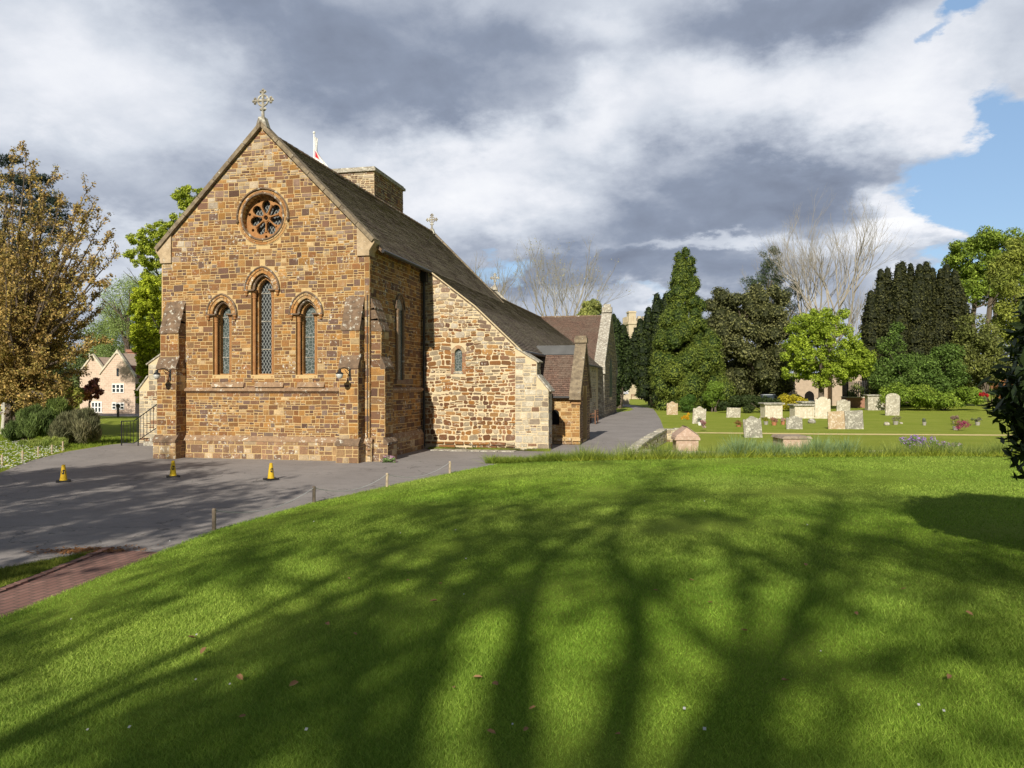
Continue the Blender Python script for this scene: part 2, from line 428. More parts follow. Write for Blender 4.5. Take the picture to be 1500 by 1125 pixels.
DARKR = [(.20, .12, .085), (.26, .17, .11), (.15, .09, .07), (.32, .24, .16), (.30, .15, .07)]
def stones(m, O, Sx, Nn, z0, z1, iv, rnd, H=(.2, .36), W=(.22, .6), gap=.012, up=.012, jit=.006, pal=ORANGE, wg=WGT, split=.55, rnd_corner=0., palf=None, wave=.012):
    """lay stones on the plane O + s*Sx, height z, facing Nn; iv(z0,z1) -> list of (s0,s1) free intervals"""
    O, Sx, Nn = Vector(O), Vector(Sx), Vector(Nn)
    def put(a, b, c, d):
        a += gap; b -= gap; c += gap; d -= gap
        if b - a < .03 or d - c < .03: return
        pl, w = (palf((a + b) / 2, (c + d) / 2, rnd) if palf else (pal, wg))
        col = rnd.choices(pl, w)[0]; k = rnd.uniform(.62, 1.02) if pl is ORANGE or pl is RUBBLE else rnd.uniform(.72, 1.1); col = tuple(x * k for x in col)
        j = lambda: rnd.uniform(-jit, jit)
        if rnd_corner:
            cw = min((b - a), (d - c)) * rnd_corner
            q = [(a + cw, c), (b - cw, c), (b, c + cw), (b, d - cw), (b - cw, d), (a + cw, d), (a, d - cw), (a, c + cw)]
        else: q = [(a, c), (b, c), (b, d), (a, d)]
        wv = lambda x, y: wave * 2 * mnoise.noise((x * .9, y * 1.1, z0)) * min(1, max(0, (z1 - y) * 3), max(0, (y - z0) * 3))
        q = [(x + j(), y + j() + wv(x, y)) for x, y in q]; mx = sum(x for x, y in q) / len(q); my = sum(y for x, y in q) / len(q)
        e = .010; u_ = up * rnd.uniform(.6, 1.3)
        q2 = [(x + (e if x < mx else -e), y + (e if y < my else -e)) for x, y in q]
        n = len(q)
        vs = [O + Sx * x + Vector((0, 0, y)) for x, y in q] + [O + Sx * x + Vector((0, 0, y)) + Nn * u_ for x, y in q2]
        m.add(vs, [tuple(range(n, 2 * n))] + [(i, (i + 1) % n, n + (i + 1) % n, n + i) for i in range(n)], col)
    z = z0
    while z < z1 - .02:
        h = rnd.uniform(*H)
        if z + h > z1 - .08: h = z1 - z
        for (a, b) in iv(z, z + h):
            s = a
            while s < b - .02:
                w = rnd.uniform(*W)
                if s + w > b - .12: w = b - s
                if h > H[0] * 1.1 and rnd.random() < split:
                    k = 2 if (h < .34 or rnd.random() < .7) else 3; zz = z; cuts = sorted(rnd.uniform(.38, .62) if k == 2 else rnd.uniform(i / k + .05, (i + 1) / k - .05) for i in range(1, k)) 
                    if k == 3: cuts = [rnd.uniform(.28, .38), rnd.uniform(.62, .72)]
                    lv = [z] + [z + c * h for c in cuts] + [z + h]
                    for i in range(len(lv) - 1):
                        t = s
                        if w > .42 or (w > .28 and rnd.random() < .5):
                            mid = s + w * rnd.uniform(.35, .65); put(s, mid, lv[i], lv[i + 1]); put(mid, s + w, lv[i], lv[i + 1])
                        else: put(s, s + w, lv[i], lv[i + 1])
                else: put(s, s + w, z, z + h)
                s += w
        z += h
def cut(intervals, holes):
    for (c, d) in holes:
        out = []
        for (a, b) in intervals:
            if d <= a or c >= b: out.append((a, b))
            else:
                if c - a > .06: out.append((a, c))
                if b - d > .06: out.append((d, b))
        intervals = out
    return intervals
def faced_box(m, mb, x0, x1, y0, y1, z0, z1, rnd, sides='FR', **k):
    """mortar box with stones on front (-Y), right (+X), left (-X), back (+Y)"""
    mb.box(x0, x1, y0, y1, z0, z1)
    f = lambda L: (lambda a, b: [(0, L)])
    if 'F' in sides: stones(m, (x0, y0, 0), (1, 0, 0), (0, -1, 0), z0, z1, f(x1 - x0), rnd, **k)
    if 'R' in sides: stones(m, (x1, y0, 0), (0, 1, 0), (1, 0, 0), z0, z1, f(y1 - y0), rnd, **k)
    if 'L' in sides: stones(m, (x0, y0, 0), (0, 1, 0), (-1, 0, 0), z0, z1, f(y1 - y0), rnd, **k)

def roof_courses(m, prof, y0, y1, axis='y', flip=1):
    """tiled slope; prof = [(horizontal, z), ...] from the eave upwards; runs from y0 to y1; real stepped courses"""
    if m.uv is None: m.uv = []
    segs = []; tot = 0
    for (a, b), (c, d) in zip(prof, prof[1:]): L = math.hypot(c - a, d - b); segs.append((tot, tot + L, a, b, c, d)); tot += L
    def at(s):
        for (s0, s1, a, b, c, d) in segs:
            if s <= s1 + 1e-6:
                t = (s - s0) / (s1 - s0); L = s1 - s0; nx, nz = -(d - b) / L, (c - a) / L
                if nz < 0: nx, nz = -nx, -nz
                return a + t * (c - a), b + t * (d - b), nx, nz
        return c, d, nx, nz
    n = int(tot / .11)
    ny = max(1, int(abs(y1 - y0) / .9)); rr = random.Random(5)
    ys = [y0 + (y1 - y0) * i / ny for i in range(ny + 1)]
    P = (lambda h, y, z: (h, y, z)) if axis == 'y' else (lambda h, y, z: (y, h, z))
    sag = [rr.uniform(-.003, .003) for _ in ys]
    for i in range(n):
        s0, s1 = tot * i / n, tot * (i + 1) / n
        h0, z0, nx, nz = at(s0); h1, z1, nx1, nz1 = at(s1); up = .024; lo = .004
        for k in range(ny):
            ya, yb = ys[k], ys[k + 1]; ga, gb = sag[k], sag[k + 1]; ja = rr.uniform(0, .008)
            A0 = P(h0 + nx * (up + ga + ja), ya, z0 + nz * (up + ga + ja)); B0 = P(h0 + nx * (up + gb + ja), yb, z0 + nz * (up + gb + ja))
            A1 = P(h1 + nx1 * (lo + ga), ya, z1 + nz1 * (lo + ga)); B1 = P(h1 + nx1 * (lo + gb), yb, z1 + nz1 * (lo + gb))
            Al = P(h0 + nx * (lo - .004 + ga), ya, z0 + nz * (lo - .004 + ga)); Bl = P(h0 + nx * (lo - .004 + gb), yb, z0 + nz * (lo - .004 + gb))
            m.add([A0, B0, B1, A1], [(0, 1, 2, 3)]); m.uv += [(ya, s0 + .001), (yb, s0 + .001), (yb, s1 - .001), (ya, s1 - .001)]
            m.add([Al, Bl, B0, A0], [(0, 1, 2, 3)]); m.uv += [(ya, s0), (yb, s0), (yb, s0), (ya, s0)]
def roof_slab(prof, th): # underside outline polygon
    return prof + [(h, z - th) for h, z in prof[::-1]]

# ================================================================== THE SETTING
def sheet(name, pts, z, mat):
    m = M(); m.add([(x, y, z) for x, y in pts], [tuple(range(len(pts)))]); o = m.build(name, mat, fixn=False)
    if o.data.polygons[0].normal.z < 0: o.data.flip_normals()
    return tag(o, kind='structure')
sheet('ground', [(-1500, -600), (1500, -600), (1500, 2600), (-1500, 2600)], 0, M_FIELD)
EDGE = [(-30, -6.6), (0, -6.6), (4, -6.9), (7.16, -7.43), (10.4, -7.9), (12.3, -8.15), (15.7, -7.98), (18.5, -7.4), (21.9, -6.7), (24.4, -6.05), (25.5, -5.7)]
def xl(y):
    ys = [e[0] for e in EDGE]; xs = [e[1] for e in EDGE]; return float(np.interp(y, ys, xs))
def yfar(x): return float(np.interp(x, [-6, -3, 0, 6.3, 10, 30], [24.6, 24.5, 24.9, 26.4, 27.2, 31]))
def lawn_z(x, y):
    s = max(0, x - xl(y)); zt = 1.0 - .026 * max(y, 0)
    return zt * (1 - math.exp(-s / 4)) + .012 * min(1, s) * mnoise.noise((x * .5, y * .5, 0)) * 2
def lawn_np(x, y):
    yf = np.interp(x, [-6, -3, 0, 6.3, 10, 30], [24.6, 24.5, 24.9, 26.4, 27.2, 31]); y = np.where(y > 0, y / (1 + (yf - 25) / 25), y)
    ys = [e[0] for e in EDGE]; xs = [e[1] for e in EDGE]
    s = np.maximum(0, x - np.interp(y, ys, xs)); return (1.0 - .026 * np.maximum(y, 0)) * (1 - np.exp(-s / 4))
asph = [(-60, -20), (-9.6, -20), (-9.5, 4), (-9.33, 9.0), (-8.8, 10.4), (-7.6, 10.45), (-7.6, 13), (-7.4, 16), (-6.8, 19), (-6.2, 22), (-5.4, 24.9), (-3, 25.1), (-1.8, 26.2),
        (-1.75, 29), (-.95, 36), (-1.05, 45), (-1.58, 57), (-2.3, 70), (-3.0, 82), (-5.2, 92), (-8, 104), (-11, 150), (-16, 150), (-12, 104), (-8.6, 94), (-6.0, 88), (-4.9, 80), (-5.0, 75), (-5.9, 71.5), (-7, 71), (-10, 60), (-10, 40), (-21, 35), (-23.6, 32), (-23.9, 28.5), (-23.1, 25.3), (-21.6, 22), (-19.5, 18.8), (-30, 15), (-60, 12)]
sheet('forecourt', asph, .006, M_ASPH)
sheet('brick_path', [(-8.8, 10.42), (-7.5, 10.42), (-7.3, 7), (-6.4, 0), (-6.4, -20), (-7.6, -20), (-7.6, 0), (-8.3, 8.0)], .012, M_PAVER)
sheet('far_path', [(-80, 54), (-27, 53.5), (-24, 60), (-24, 61.5), (-80, 60)], .006, M_ASPH)
# kerb line of bricks beside the paved path
m = M(); rnd = random.Random(3)
for i in range(90):
    t = i / 89; y = 10.35 - t * 12; x = float(np.interp(y, [-20, 0, 8.0, 10.42], [-7.6, -7.6, -8.3, -8.8]))
    m.box(x - .06 + rnd.uniform(-.008, .008), x + .04, y, y + .125, .0, .03 + rnd.uniform(0, .012))
tag(m.build('path_edging', M_PAVER), kind='structure')
# near lawn on its bank
ss = [0, .15, .4, .8, 1.3, 2, 2.8, 3.8, 5, 6.5, 8, 10, 12, 15, 19, 24, 30, 38]
m = M(); rows = [-30 + .8 * i for i in range(int(55 / .8))] + [25.0]; idx = []
for y in rows:
    for s_ in ss:
        x = xl(y) + s_; yy = y + (yfar(x) - 25) * min(1, max(0, y / 25)); m.v.append((x, yy, lawn_z(x, y) if s_ > 0 else -.02)); m.c.append((1, 1, 1))
for i in range(len(rows) - 1):
    for j in range(len(ss) - 1):
        k = i * len(ss) + j; m.f.append((k, k + 1, k + 1 + len(ss), k + len(ss))); m.mi.append(0)
k0 = (len(rows) - 1) * len(ss); b = len(m.v)
for j in range(len(ss)): x, y, z = m.v[k0 + j]; m.v.append((x, y + .02, -.05)); m.c.append((1, 1, 1))
for j in range(len(ss) - 1): m.f.append((k0 + j, k0 + j + 1, b + j + 1, b + j)); m.mi.append(0)
tag(m.build('lawn', M_LAWN, smooth=True, fixn=False), kind='structure')
# verge of grass between forecourt and brick path
sheet('verge', [(-9.45, -19), (-9.35, 8.9), (-8.85, 10.25), (-8.42, 7.9), (-7.75, 0), (-7.75, -19)], .016, M_LAWN)

def blades(name, pts, h, w, cA, cB, mat, seed, lean=.5, cl=0.15):
    """one triangle per grass blade"""
    r = np.random.default_rng(seed); n = len(pts)
    a = r.uniform(0, 2 * np.pi, n); d = np.stack([np.cos(a), np.sin(a), np.zeros(n)], 1)
    hh = h * r.uniform(.5, 1.25, n); ww = w * r.uniform(.7, 1.3, n)
    b = r.normal(0, lean, (n, 2)); tip = pts + np.stack([b[:, 0] * hh, b[:, 1] * hh, hh], 1)
    V = np.stack([pts - d * ww[:, None] / 2, pts + d * ww[:, None] / 2, tip], 1).reshape(-1, 3)
    f = r.uniform(0, 1, (n, 1)); c = np.array(cA) * (1 - f) + np.array(cB) * f; c = c * (1 + r.normal(0, cl, (n, 1))).clip(.4, 1.7)
    return V, np.repeat(c, 3, 0)
def lawn_grass():
    r = np.random.default_rng(1); n = 1100000
    ang = r.uniform(-R(37), R(37), n); rad = np.exp(r.uniform(np.log(2.3), np.log(28), n)); 
    x = -np.sin(A - ang) * rad; y = np.cos(A - ang) * rad
    ys = [e[0] for e in EDGE]; xs = [e[1] for e in EDGE]
    left = np.interp(y, ys, xs); far = np.interp(x, [-6, -3, 0, 6.3, 10, 30], [24.6, 24.5, 24.9, 26.4, 27.2, 31])
    k = (x > left + .0) & (y < far - .05); x, y, rad = x[k], y[k], rad[k]
    # patchy length
    z = lawn_np(x, y) - .004
    P = np.stack([x, y, z], 1)
    h = .023 + .012 * (np.sin(x * 1.3 + np.sin(y * .9) * 2) * .5 + .5); w = .0021 + rad * .00055
    V, C = blades('g', P, h, w, (.165, .285, .030), (.40, .54, .095), None, 2, .65)
    xx, yy = P[:, 0], P[:, 1]; f = (np.sin(xx * .9 + 2 * np.sin(yy * .6)) + np.sin(yy * 1.3 + 1.7 * np.sin(xx * .8 + 1)) + .8 * np.sin(xx * 3.1 + yy * 2.3 + 2 * np.sin(yy * 1.7)) + .7 * np.sin(xx * 6.3 - yy * 5.1 + 2 * np.sin(xx * 3.3))) / 3.5
    g_ = (np.sin(xx * .55 - yy * .45 + 1.2) + np.sin(yy * .8 + 2 * np.sin(xx * .4))) / 2
    k3 = np.stack([1 + .20 * f + .12 * g_, 1 + .15 * f + .03 * g_, 1 + .15 * f + .25 * g_], 1); C = C * np.repeat(k3, 3, 0)
    arrays = arrays_obj('lawn_grass', V, 3, C, M_GRASSB)
    tag(arrays, 'short mown bright green grass over the raised lawn', 'grass', kind='stuff')
lawn_grass()
def scatter_grass(name, poly, n, h, w, cA, cB, z, seed, label, lean=.5):
    r = np.random.default_rng(seed); P = []
    xs = [p[0] for p in poly]; ys = [p[1] for p in poly]
    X = r.uniform(min(xs), max(xs), n * 2); Y = r.uniform(min(ys), max(ys), n * 2)
    ins = np.zeros(len(X), bool); j = len(poly) - 1
    for i in range(len(poly)):
        xi, yi = poly[i]; xj, yj = poly[j]
        c = ((yi > Y) != (yj > Y)) & (X < (xj - xi) * (Y - yi) / (yj - yi + 1e-12) + xi); ins ^= c; j = i
    X, Y = X[ins], Y[ins]; Pt = np.stack([X, Y, np.full(len(X), z)], 1)
    V, C = blades(name, Pt, h, w, cA, cB, None, seed, lean)
    return tag(arrays_obj(name, V, 3, C, M_GRASSB), label, 'grass', kind='stuff')
scatter_grass('verge_grass', [(-9.45, 2), (-9.35, 8.9), (-8.85, 10.25), (-8.42, 7.9), (-7.8, 2)], 26000, .05, .008, (.12, .16, .02), (.24, .26, .05), .016, 5, 'rough grass strip between forecourt and brick path')
scatter_grass('bank_edge_grass', [(-23.4, 25.3), (-19.7, 18.9), (-26, 14), (-45, 14), (-45, 34), (-24.5, 32)], 60000, .13, .022, (.15, .24, .02), (.30, .36, .06), 0, 6, 'long grass on the verge left of the forecourt')

# ================================================================== THE CHURCH
Y0 = 24.2; XL, XR, XC = -18.17, -10.25, -14.21; APEX = 11.45; EAV = 7.45; Y1 = 29.6; YE = 42.8
church = thing('church', (XC, Y0, 0), 'orange-brown ironstone church with steep tiled roof, rose window and three lancets', 'church')
def prt(o, lab): o['label'] = lab; return o
rnd = random.Random(11)
# window data: centre x, springing z, half width, p, bottom z
Dz = lambda u: Y0 / (CA + (u - 750) / F * SA)
wins = []
for uc, vs_, hw, vb, nm in ((325.5, 460, .37, 549, 'side'), (384.5, 424, .44, 549, 'mid'), (449, 459, .40, 549, 'side')):
    wins.append((xat(uc, Y0), hz(vs_, Dz(uc)), hw, .35, hz(vb, Dz(uc)), nm))
RX, RZ, RR = xat(385.5, Y0), hz(317.5, Dz(386)), .80
gable = [(XL, 0), (XR, 0), (XR, EAV), (XC, APEX), (XL, EAV)]
holes = [arch(cx, zs, a, p, 8, zb) for cx, zs, a, p, zb, _ in wins] + [[(RX + RR * math.cos(t * math.pi / 16), RZ + RR * math.sin(t * math.pi / 16)) for t in range(32)]]
m = M(); vs, fs = plate(gable, holes, Y0, Y0 + .5); m.add(vs, fs)
# other chancel walls
m.box(XR - .5, XR, Y0 + .5, Y1 + 1, 0, EAV - .1); m.box(XL, XL + .5, Y0 + .5, Y1 + 1, 0, EAV - .1)
wall = m.build('chancel_wall', M_MORTAR, church)
m = M()
def win_half(zl, zh, cx, zs, a, p, zb, extra):
    """half width hidden by the window and its dressings over the band zl..zh"""
    if zh < zb or zl > zs + a * 1.35 + extra: return None
    if zl <= zs: return a + (extra if zh > zs else .0)
    r = a * (1 + p) + extra; e = p * a; d = r * r - (zl - zs) ** 2
    return (math.sqrt(d) - e) if d > e * e else None
def iv_front(zl, zh):
    zc = max(zl, 0)
    hw = (XR - XL) / 2 if zh < EAV else max(0, (APEX - (zl + zh) / 2) / (APEX - EAV) * (XR - XL) / 2)
    a, b = XC - hw, XC + hw
    hs = []
    for cx, zs, aa, p, zb, _ in wins:
        q = win_half(zl, zh, cx, zs, aa, p, zb, .24)
        if q: hs.append((cx - q, cx + q))
    if zh > RZ - .98 and zl < RZ + .98:
        zz = min(abs(zl - RZ), abs(zh - RZ)) if not (zl < RZ < zh) else 0
        if zz < .98: q = math.sqrt(.98 ** 2 - zz ** 2); hs.append((RX - q, RX + q))
    return cut([(a + .03, b - (.17 if zh < EAV - .3 else .03))], hs)
def pal_front(s, z, r):
    d = abs(s - XC) + (z - EAV) * ((XR - XL) / 2) / (APEX - EAV) - (XR - XL) / 2 if z > EAV - 1 else -9
    if z > 6.5 and d > -1.1 and r.random() < .5: return [(.26, .17, .125), (.34, .26, .20), (.22, .12, .08), (.50, .42, .32)], [3, 2, 2, 1.5]
    if z > 9.3 and r.random() < .35: return [(.5, .40, .28), (.34, .26, .2)], [1, 1]
    if z < .8: return [(.32, .19, .11), (.24, .15, .10), (.38, .24, .12), (.50, .38, .24), (.28, .16, .08)], [3, 3, 3, 2, 2]
    return ORANGE, WGT
stones(m, (0, Y0, 0), (1, 0, 0), (0, -1, 0), .75, APEX - .1, iv_front, rnd, H=(.12, .26), W=(.15, .43), gap=.010, palf=pal_front)
stones(m, (XR - .17, Y0, 0), (1, 0, 0), (0, -1, 0), .75, EAV - .5, lambda a, b: [(0, .168)], rnd, H=(.2, .34), W=(.5, .6), gap=.007, split=0, palf=pal_front)
SWY = 26.95; SWA = .30; SWZ0 = 2.75; SWZS = 5.35
def iv_side(zl, zh):
    q = win_half(zl, zh, SWY - Y0, SWZS, SWA, .4, SWZ0, .16)
    return cut([(0.02, Y1 - Y0)], [(SWY - Y0 - q, SWY - Y0 + q)] if q else [])
stones(m, (XR, Y0, 0), (0, 1, 0), (1, 0, 0), .75, EAV - .15, iv_side, rnd, H=(.15, .30), W=(.18, .52), gap=.011)
m.build('wall_stones', M_STONE, wall)
# plinth
m = M(); mb = M(); kp = dict(H=(.18, .3), W=(.22, .5), gap=.012, palf=pal_front)
faced_box(m, mb, XL - .1, XR + .1, Y0 - .12, Y0 + .02, 0, .62, rnd, 'F', **kp)
faced_box(m, mb, XR - .02, XR + .12, Y0 - .12, Y1, 0, .62, rnd, 'R', **kp)
pl = mb.build('plinth', M_MORTAR, church); m.build('plinth_stones', M_STONE, pl)
m = M()
m.prism([(Y0 - .14, .62), (Y0 + .01, .62), (Y0 + .01, .80), (Y0 - .03, .80)], 'x', XL - .1, XR + .13)
m.prism([(XR - .01, .62), (XR + .14, .62), (XR + .03, .80), (XR - .01, .80)], 'y', Y0 - .14, Y1)
m.build('plinth_cap', M_COURSE, pl)
# string course with sloping sills
m = M(); zz = 2.32
m.prism([(Y0 - .13, zz + .04), (Y0 + .01, zz - .06), (Y0 + .01, zz + .17), (Y0 - .12, zz + .10)], 'x', XL + .9, XR - .75)
m.prism([(XR - .01, zz - .06), (XR + .13, zz + .04), (XR + .12, zz + .1), (XR - .01, zz + .17)], 'y', Y0 + .9, Y1)
m.build('string_course', M_COURSE, church)
m = M()
for a, b in ((xat(311, Y0), xat(358, Y0)), (xat(374, Y0), xat(416, Y0)), (xat(436, Y0), xat(476, Y0))):
    m.prism([(Y0 - .10, zz + .17), (Y0 + .3, zz + .17), (Y0 + .3, 2.85), (Y0 - .015, 2.66)], 'x', a, b)
m.build_split('window_sill', M_COURSE, church)

def arch_stones(m, cx, zs, a, p, d0, d1, yf, yb, n, rnd, pal, axis='y', gap=.008):
    """voussoirs between offsets d0 and d1 outside the arch of half width a"""
    k = n * 4; A0 = archd(cx, zs, a, p, d0, k // 2); A1 = archd(cx, zs, a, p, d1, k // 2)
    L = len(A0)
    per = (L - 1) / n
    for i in range(n):
        i0, i1 = int(round(i * per)), int(round((i + 1) * per)); inn = A0[i0:i1 + 1]; outt = A1[i0:i1 + 1]
        col = rnd.choice(pal); kk = rnd.uniform(.85, 1.15); col = tuple(x * kk for x in col)
        def sh(l, t):   # shrink ends for the joints
            l = list(l); v0 = Vector(l[0]); v1 = Vector(l[1]); l[0] = tuple(v0 + (v1 - v0).normalized() * gap); v0 = Vector(l[-1]); v1 = Vector(l[-2]); l[-1] = tuple(v0 + (v1 - v0).normalized() * gap); return l
        inn, outt = sh(inn, 0), sh(outt, 0)
        m.prism(inn + outt[::-1], axis, yf, yb, col)
VOUS = [(.46, .26, .10), (.42, .22, .075), (.50, .30, .13), (.38, .18, .06), (.52, .36, .18)]
def lancet(cx, zs, a, p, zb, kind, rnd):
    w = prt(bpy.data.objects.new('lancet_window', None), {'mid': 'tall middle lancet with diamond leaded glass'}.get(kind, 'shorter outer lancet with stained glass')); COL.objects.link(w); w.parent = church
    # mortar ring flush + voussoirs
    m = M(); m.cur = (.62, .46, .25)
    ring = archd(cx, zs, a, p, .2, 16); inner = archd(cx, zs, a, p, 0, 16)
    m.prism(inner + ring[::-1], 'y', Y0 - .012, Y0 + .01)
    arch_stones(m, cx, zs, a, p, -.002, .10, Y0 - .03, Y0 + .2, 11, rnd, VOUS)
    arch_stones(m, cx, zs, a, p, .105, .17, Y0 - .06, Y0 + .05, 11, rnd, VOUS)
    # inner recessed order
    vs, fs = plate(arch(cx, zs, a + .05, p, 10, zb - .05), [arch(cx, zs, a * .60, p + .15, 10, zb + .04)], Y0 + .22, Y0 + .5); m.add(vs, fs, (.44, .24, .09))
    arch_stones(m, cx, zs, a * .60, p + .15, .01, .13, Y0 + .20, Y0 + .24, 9, rnd, VOUS)
    # jamb blocks in the recess
    for sx in (-1, 1):
        z = zb
        while z < zs:
            h = rnd.uniform(.22, .36); h = min(h, zs - z)
            x0, x1 = sorted((cx + sx * (a * .60 + .015), cx + sx * (a - .01)))
            c = rnd.choice(VOUS); kk = rnd.uniform(.7, 1.1)
            m.box(x0, x1, Y0 + .205, Y0 + .22, z + .008, z + h - .008, tuple(q * kk for q in c)); z += h
        # reveal blocks beside the window flush with wall
    m.build('arch_stones', M_STONE, w)
    # hood moulding
    m = M(); hd = archd(cx, zs, a, p, .205, 16); m.tube([(x, Y0 - .06, z) for x, z in hd], .035, 6)
    rl = archd(cx, zs, a, p, -.05, 16); m.tube([(x, Y0 + .1, z) for x, z in rl], .045, 6)
    for sx in (-1, 1):
        x0, x1 = sorted((cx + sx * (a - .16), cx + sx * (a + .24))); m.box(x0, x1, Y0 - .10, Y0 + .2, zs - .045, zs)
    m.build('hood_moulding', M_SETOFF, w, smooth=False)
    # nook shafts
    m = M()
    for sx in (-1, 1):
        x = cx + sx * (a - .08)
        m.lathe([(.11, zb - .28), (.11, zb - .20), (.09, zb - .12), (.10, zb - .06), (.065, zb)], x, Y0 + .09, 12)
        m.lathe([(.058, zb), (.058, zs - .30), (.075, zs - .28), (.062, zs - .24), (.075, zs - .14), (.12, zs - .05)], x, Y0 + .09, 12)
        m.lathe([(.02, zs - .22), (.05, zs - .19), (.04, zs - .14), (.08, zs - .08), (.07, zs - .045)], cx + sx * (a + .15), Y0 - .04, 8)
    m.build('nook_shaft', M_DRESS, w, smooth=False)
    # glass and saddle bars
    m = M(); vs, fs = plate(arch(cx, zs, a * .62, p + .15, 10, zb), [], Y0 + .40, Y0 + .42); m.add(vs, fs)
    m.build('glass', M_LATT if kind == 'mid' else M_STAIN, w)
    m = M(); n = 3
    for i in range(1, n + 1):
        z = zb + (zs - zb) * i / n - .1; m.box(cx - a * .6, cx + a * .6, Y0 + .375, Y0 + .395, z, z + .022)
    m.build_split('saddle_bar', M_GREYST, w)
for i, wd in enumerate(wins):
    lancet(*wd, rnd)
    w_ = [o for o in church.children if o.name.startswith('lancet_window')][-1]
    w_['label'] = ['left shorter lancet with grey stained glass', 'tall middle lancet with diamond leaded glass', 'right shorter lancet with grey stained glass'][i]
# side window (in shade)
w = prt(bpy.data.objects.new('side_window', None), 'pointed window on the shaded side wall'); COL.objects.link(w); w.parent = church
m = M()
k = archd(SWY, SWZS, SWA, .4, .02, 10); o_ = archd(SWY, SWZS, SWA, .4, .16, 10)
arch_stones(m, SWY, SWZS, SWA, .4, .0, .13, XR + .03, XR - .05, 9, rnd, [(.3, .2, .12), (.26, .16, .1)], 'x')
m.tube([(XR + .06, y, z) for y, z in archd(SWY, SWZS, SWA, .4, .17, 12)], .035, 6, (.2, .14, .1))
for sy in (-1, 1):
    m.tube([(XR + .05, SWY + sy * (SWA + .02), SWZ0), (XR + .05, SWY + sy * (SWA + .02), SWZS)], .055, 8, (.28, .18, .11))
    m.lathe([(.06, SWZS - .2), (.1, SWZS - .03), (.1, SWZS)], XR + .05, SWY + sy * (SWA + .02), 8, (.25, .17, .11))
m.box(XR - .02, XR + .1, SWY - SWA - .15, SWY + SWA + .15, SWZ0 - .15, SWZ0, (.25, .17, .12))
m.build('surround', M_STONE, w)
m = M(); m.prism(arch(SWY, SWZS, SWA, .4, 8, SWZ0), 'x', XR + .012, XR - .02); m.build('glass', M_STAIN, w)

# rose window
rose = prt(bpy.data.objects.new('rose_window', None), 'round rose window with seven petals of tracery'); COL.objects.link(rose); rose.parent = church
def circ(r, n=40, cx=RX, cz=RZ, a0=0): return [(cx + r * math.cos(a0 + 2 * math.pi * i / n), cz + r * math.sin(a0 + 2 * math.pi * i / n)) for i in range(n)]
m = M(); m.cur = (.60, .44, .23)
vs, fs = plate(circ(1.0), [circ(RR)], Y0 - .012, Y0 + .01); m.add(vs, fs)
def ring_stones(r0, r1, yf, yb, n, pal, a0=0):
    for i in range(n):
        t0 = a0 + 2 * math.pi * i / n + .012; t1 = a0 + 2 * math.pi * (i + 1) / n - .012; k = 5
        q = [(RX + r1 * math.cos(t0 + (t1 - t0) * j / k), RZ + r1 * math.sin(t0 + (t1 - t0) * j / k)) for j in range(k + 1)] + \
            [(RX + r0 * math.cos(t1 + (t0 - t1) * j / k), RZ + r0 * math.sin(t1 + (t0 - t1) * j / k)) for j in range(k + 1)]
        c = rnd.choice(pal); m.prism(q, 'y', yf, yb, c)
ring_stones(RR - .002, .88, Y0 - .05, Y0 + .2, 12, VOUS); ring_stones(.885, .97, Y0 - .03, Y0 + .02, 12, VOUS, .2)
m.build('arch_stones', M_STONE, rose)
m = M()
m.tube([(RX + .97 * math.cos(t), Y0 - .06, RZ + .97 * math.sin(t)) for t in [R(-5 + 190 * i / 28) for i in range(29)]], .035, 6)
m.tube([(RX + .80 * math.cos(t), Y0 - .05, RZ + .80 * math.sin(t)) for t in [2 * math.pi * i / 36 for i in range(36)]], .04, 6, closed=True)
for sx in (-1, 1): m.lathe([(.03, RZ - .2), (.06, RZ - .15), (.05, RZ - .08)], RX + sx * .96, Y0 - .06, 8)
m.build('hood_moulding', M_SETOFF, rose)
m = M(); hs = [circ(.075, 14)]
for i in range(7):
    t = math.pi / 2 + 2 * math.pi * i / 7
    ex, ez = math.cos(t), math.sin(t); nx_, nz_ = -ez, ex
    pet = []
    for q in range(20):
        a_ = 2 * math.pi * q / 20; lx = .385 + .235 * math.cos(a_); wdt = .165 * math.sin(a_) * (.62 + .38 * (math.cos(a_) * .5 + .5) * 1.6)
        pet.append((RX + ex * lx + nx_ * wdt, RZ + ez * lx + nz_ * wdt))
    hs.append(pet)
    t2 = t + math.pi / 7; hs.append(circ(.055, 12, RX + .655 * math.cos(t2), RZ + .655 * math.sin(t2)))
vs, fs = plate(circ(RR + .03), hs, Y0 + .20, Y0 + .30); m.add(vs, fs)
for i in range(7):
    t = math.pi / 2 + 2 * math.pi * (i + .5) / 7
    m.tube([(RX + r * math.cos(t), Y0 + .255, RZ + r * math.sin(t)) for r in (.1, .3, .48)], [.03, .026, .05], 6) if False else m.tube([(RX + r * math.cos(t), Y0 + .195, RZ + r * math.sin(t)) for r in (.1, .3, .50)], [.028, .024, .045], 6)
m.tube([(RX + .105 * math.cos(t), Y0 + .19, RZ + .105 * math.sin(t)) for t in [2 * math.pi * i / 16 for i in range(16)]], .028, 6, closed=True)
m.build('tracery', M_DRESS, rose)
m = M(); vs, fs = plate(circ(RR + .05), [], Y0 + .395, Y0 + .41); m.add(vs, fs); m.build('glass', M_LATT, rose)

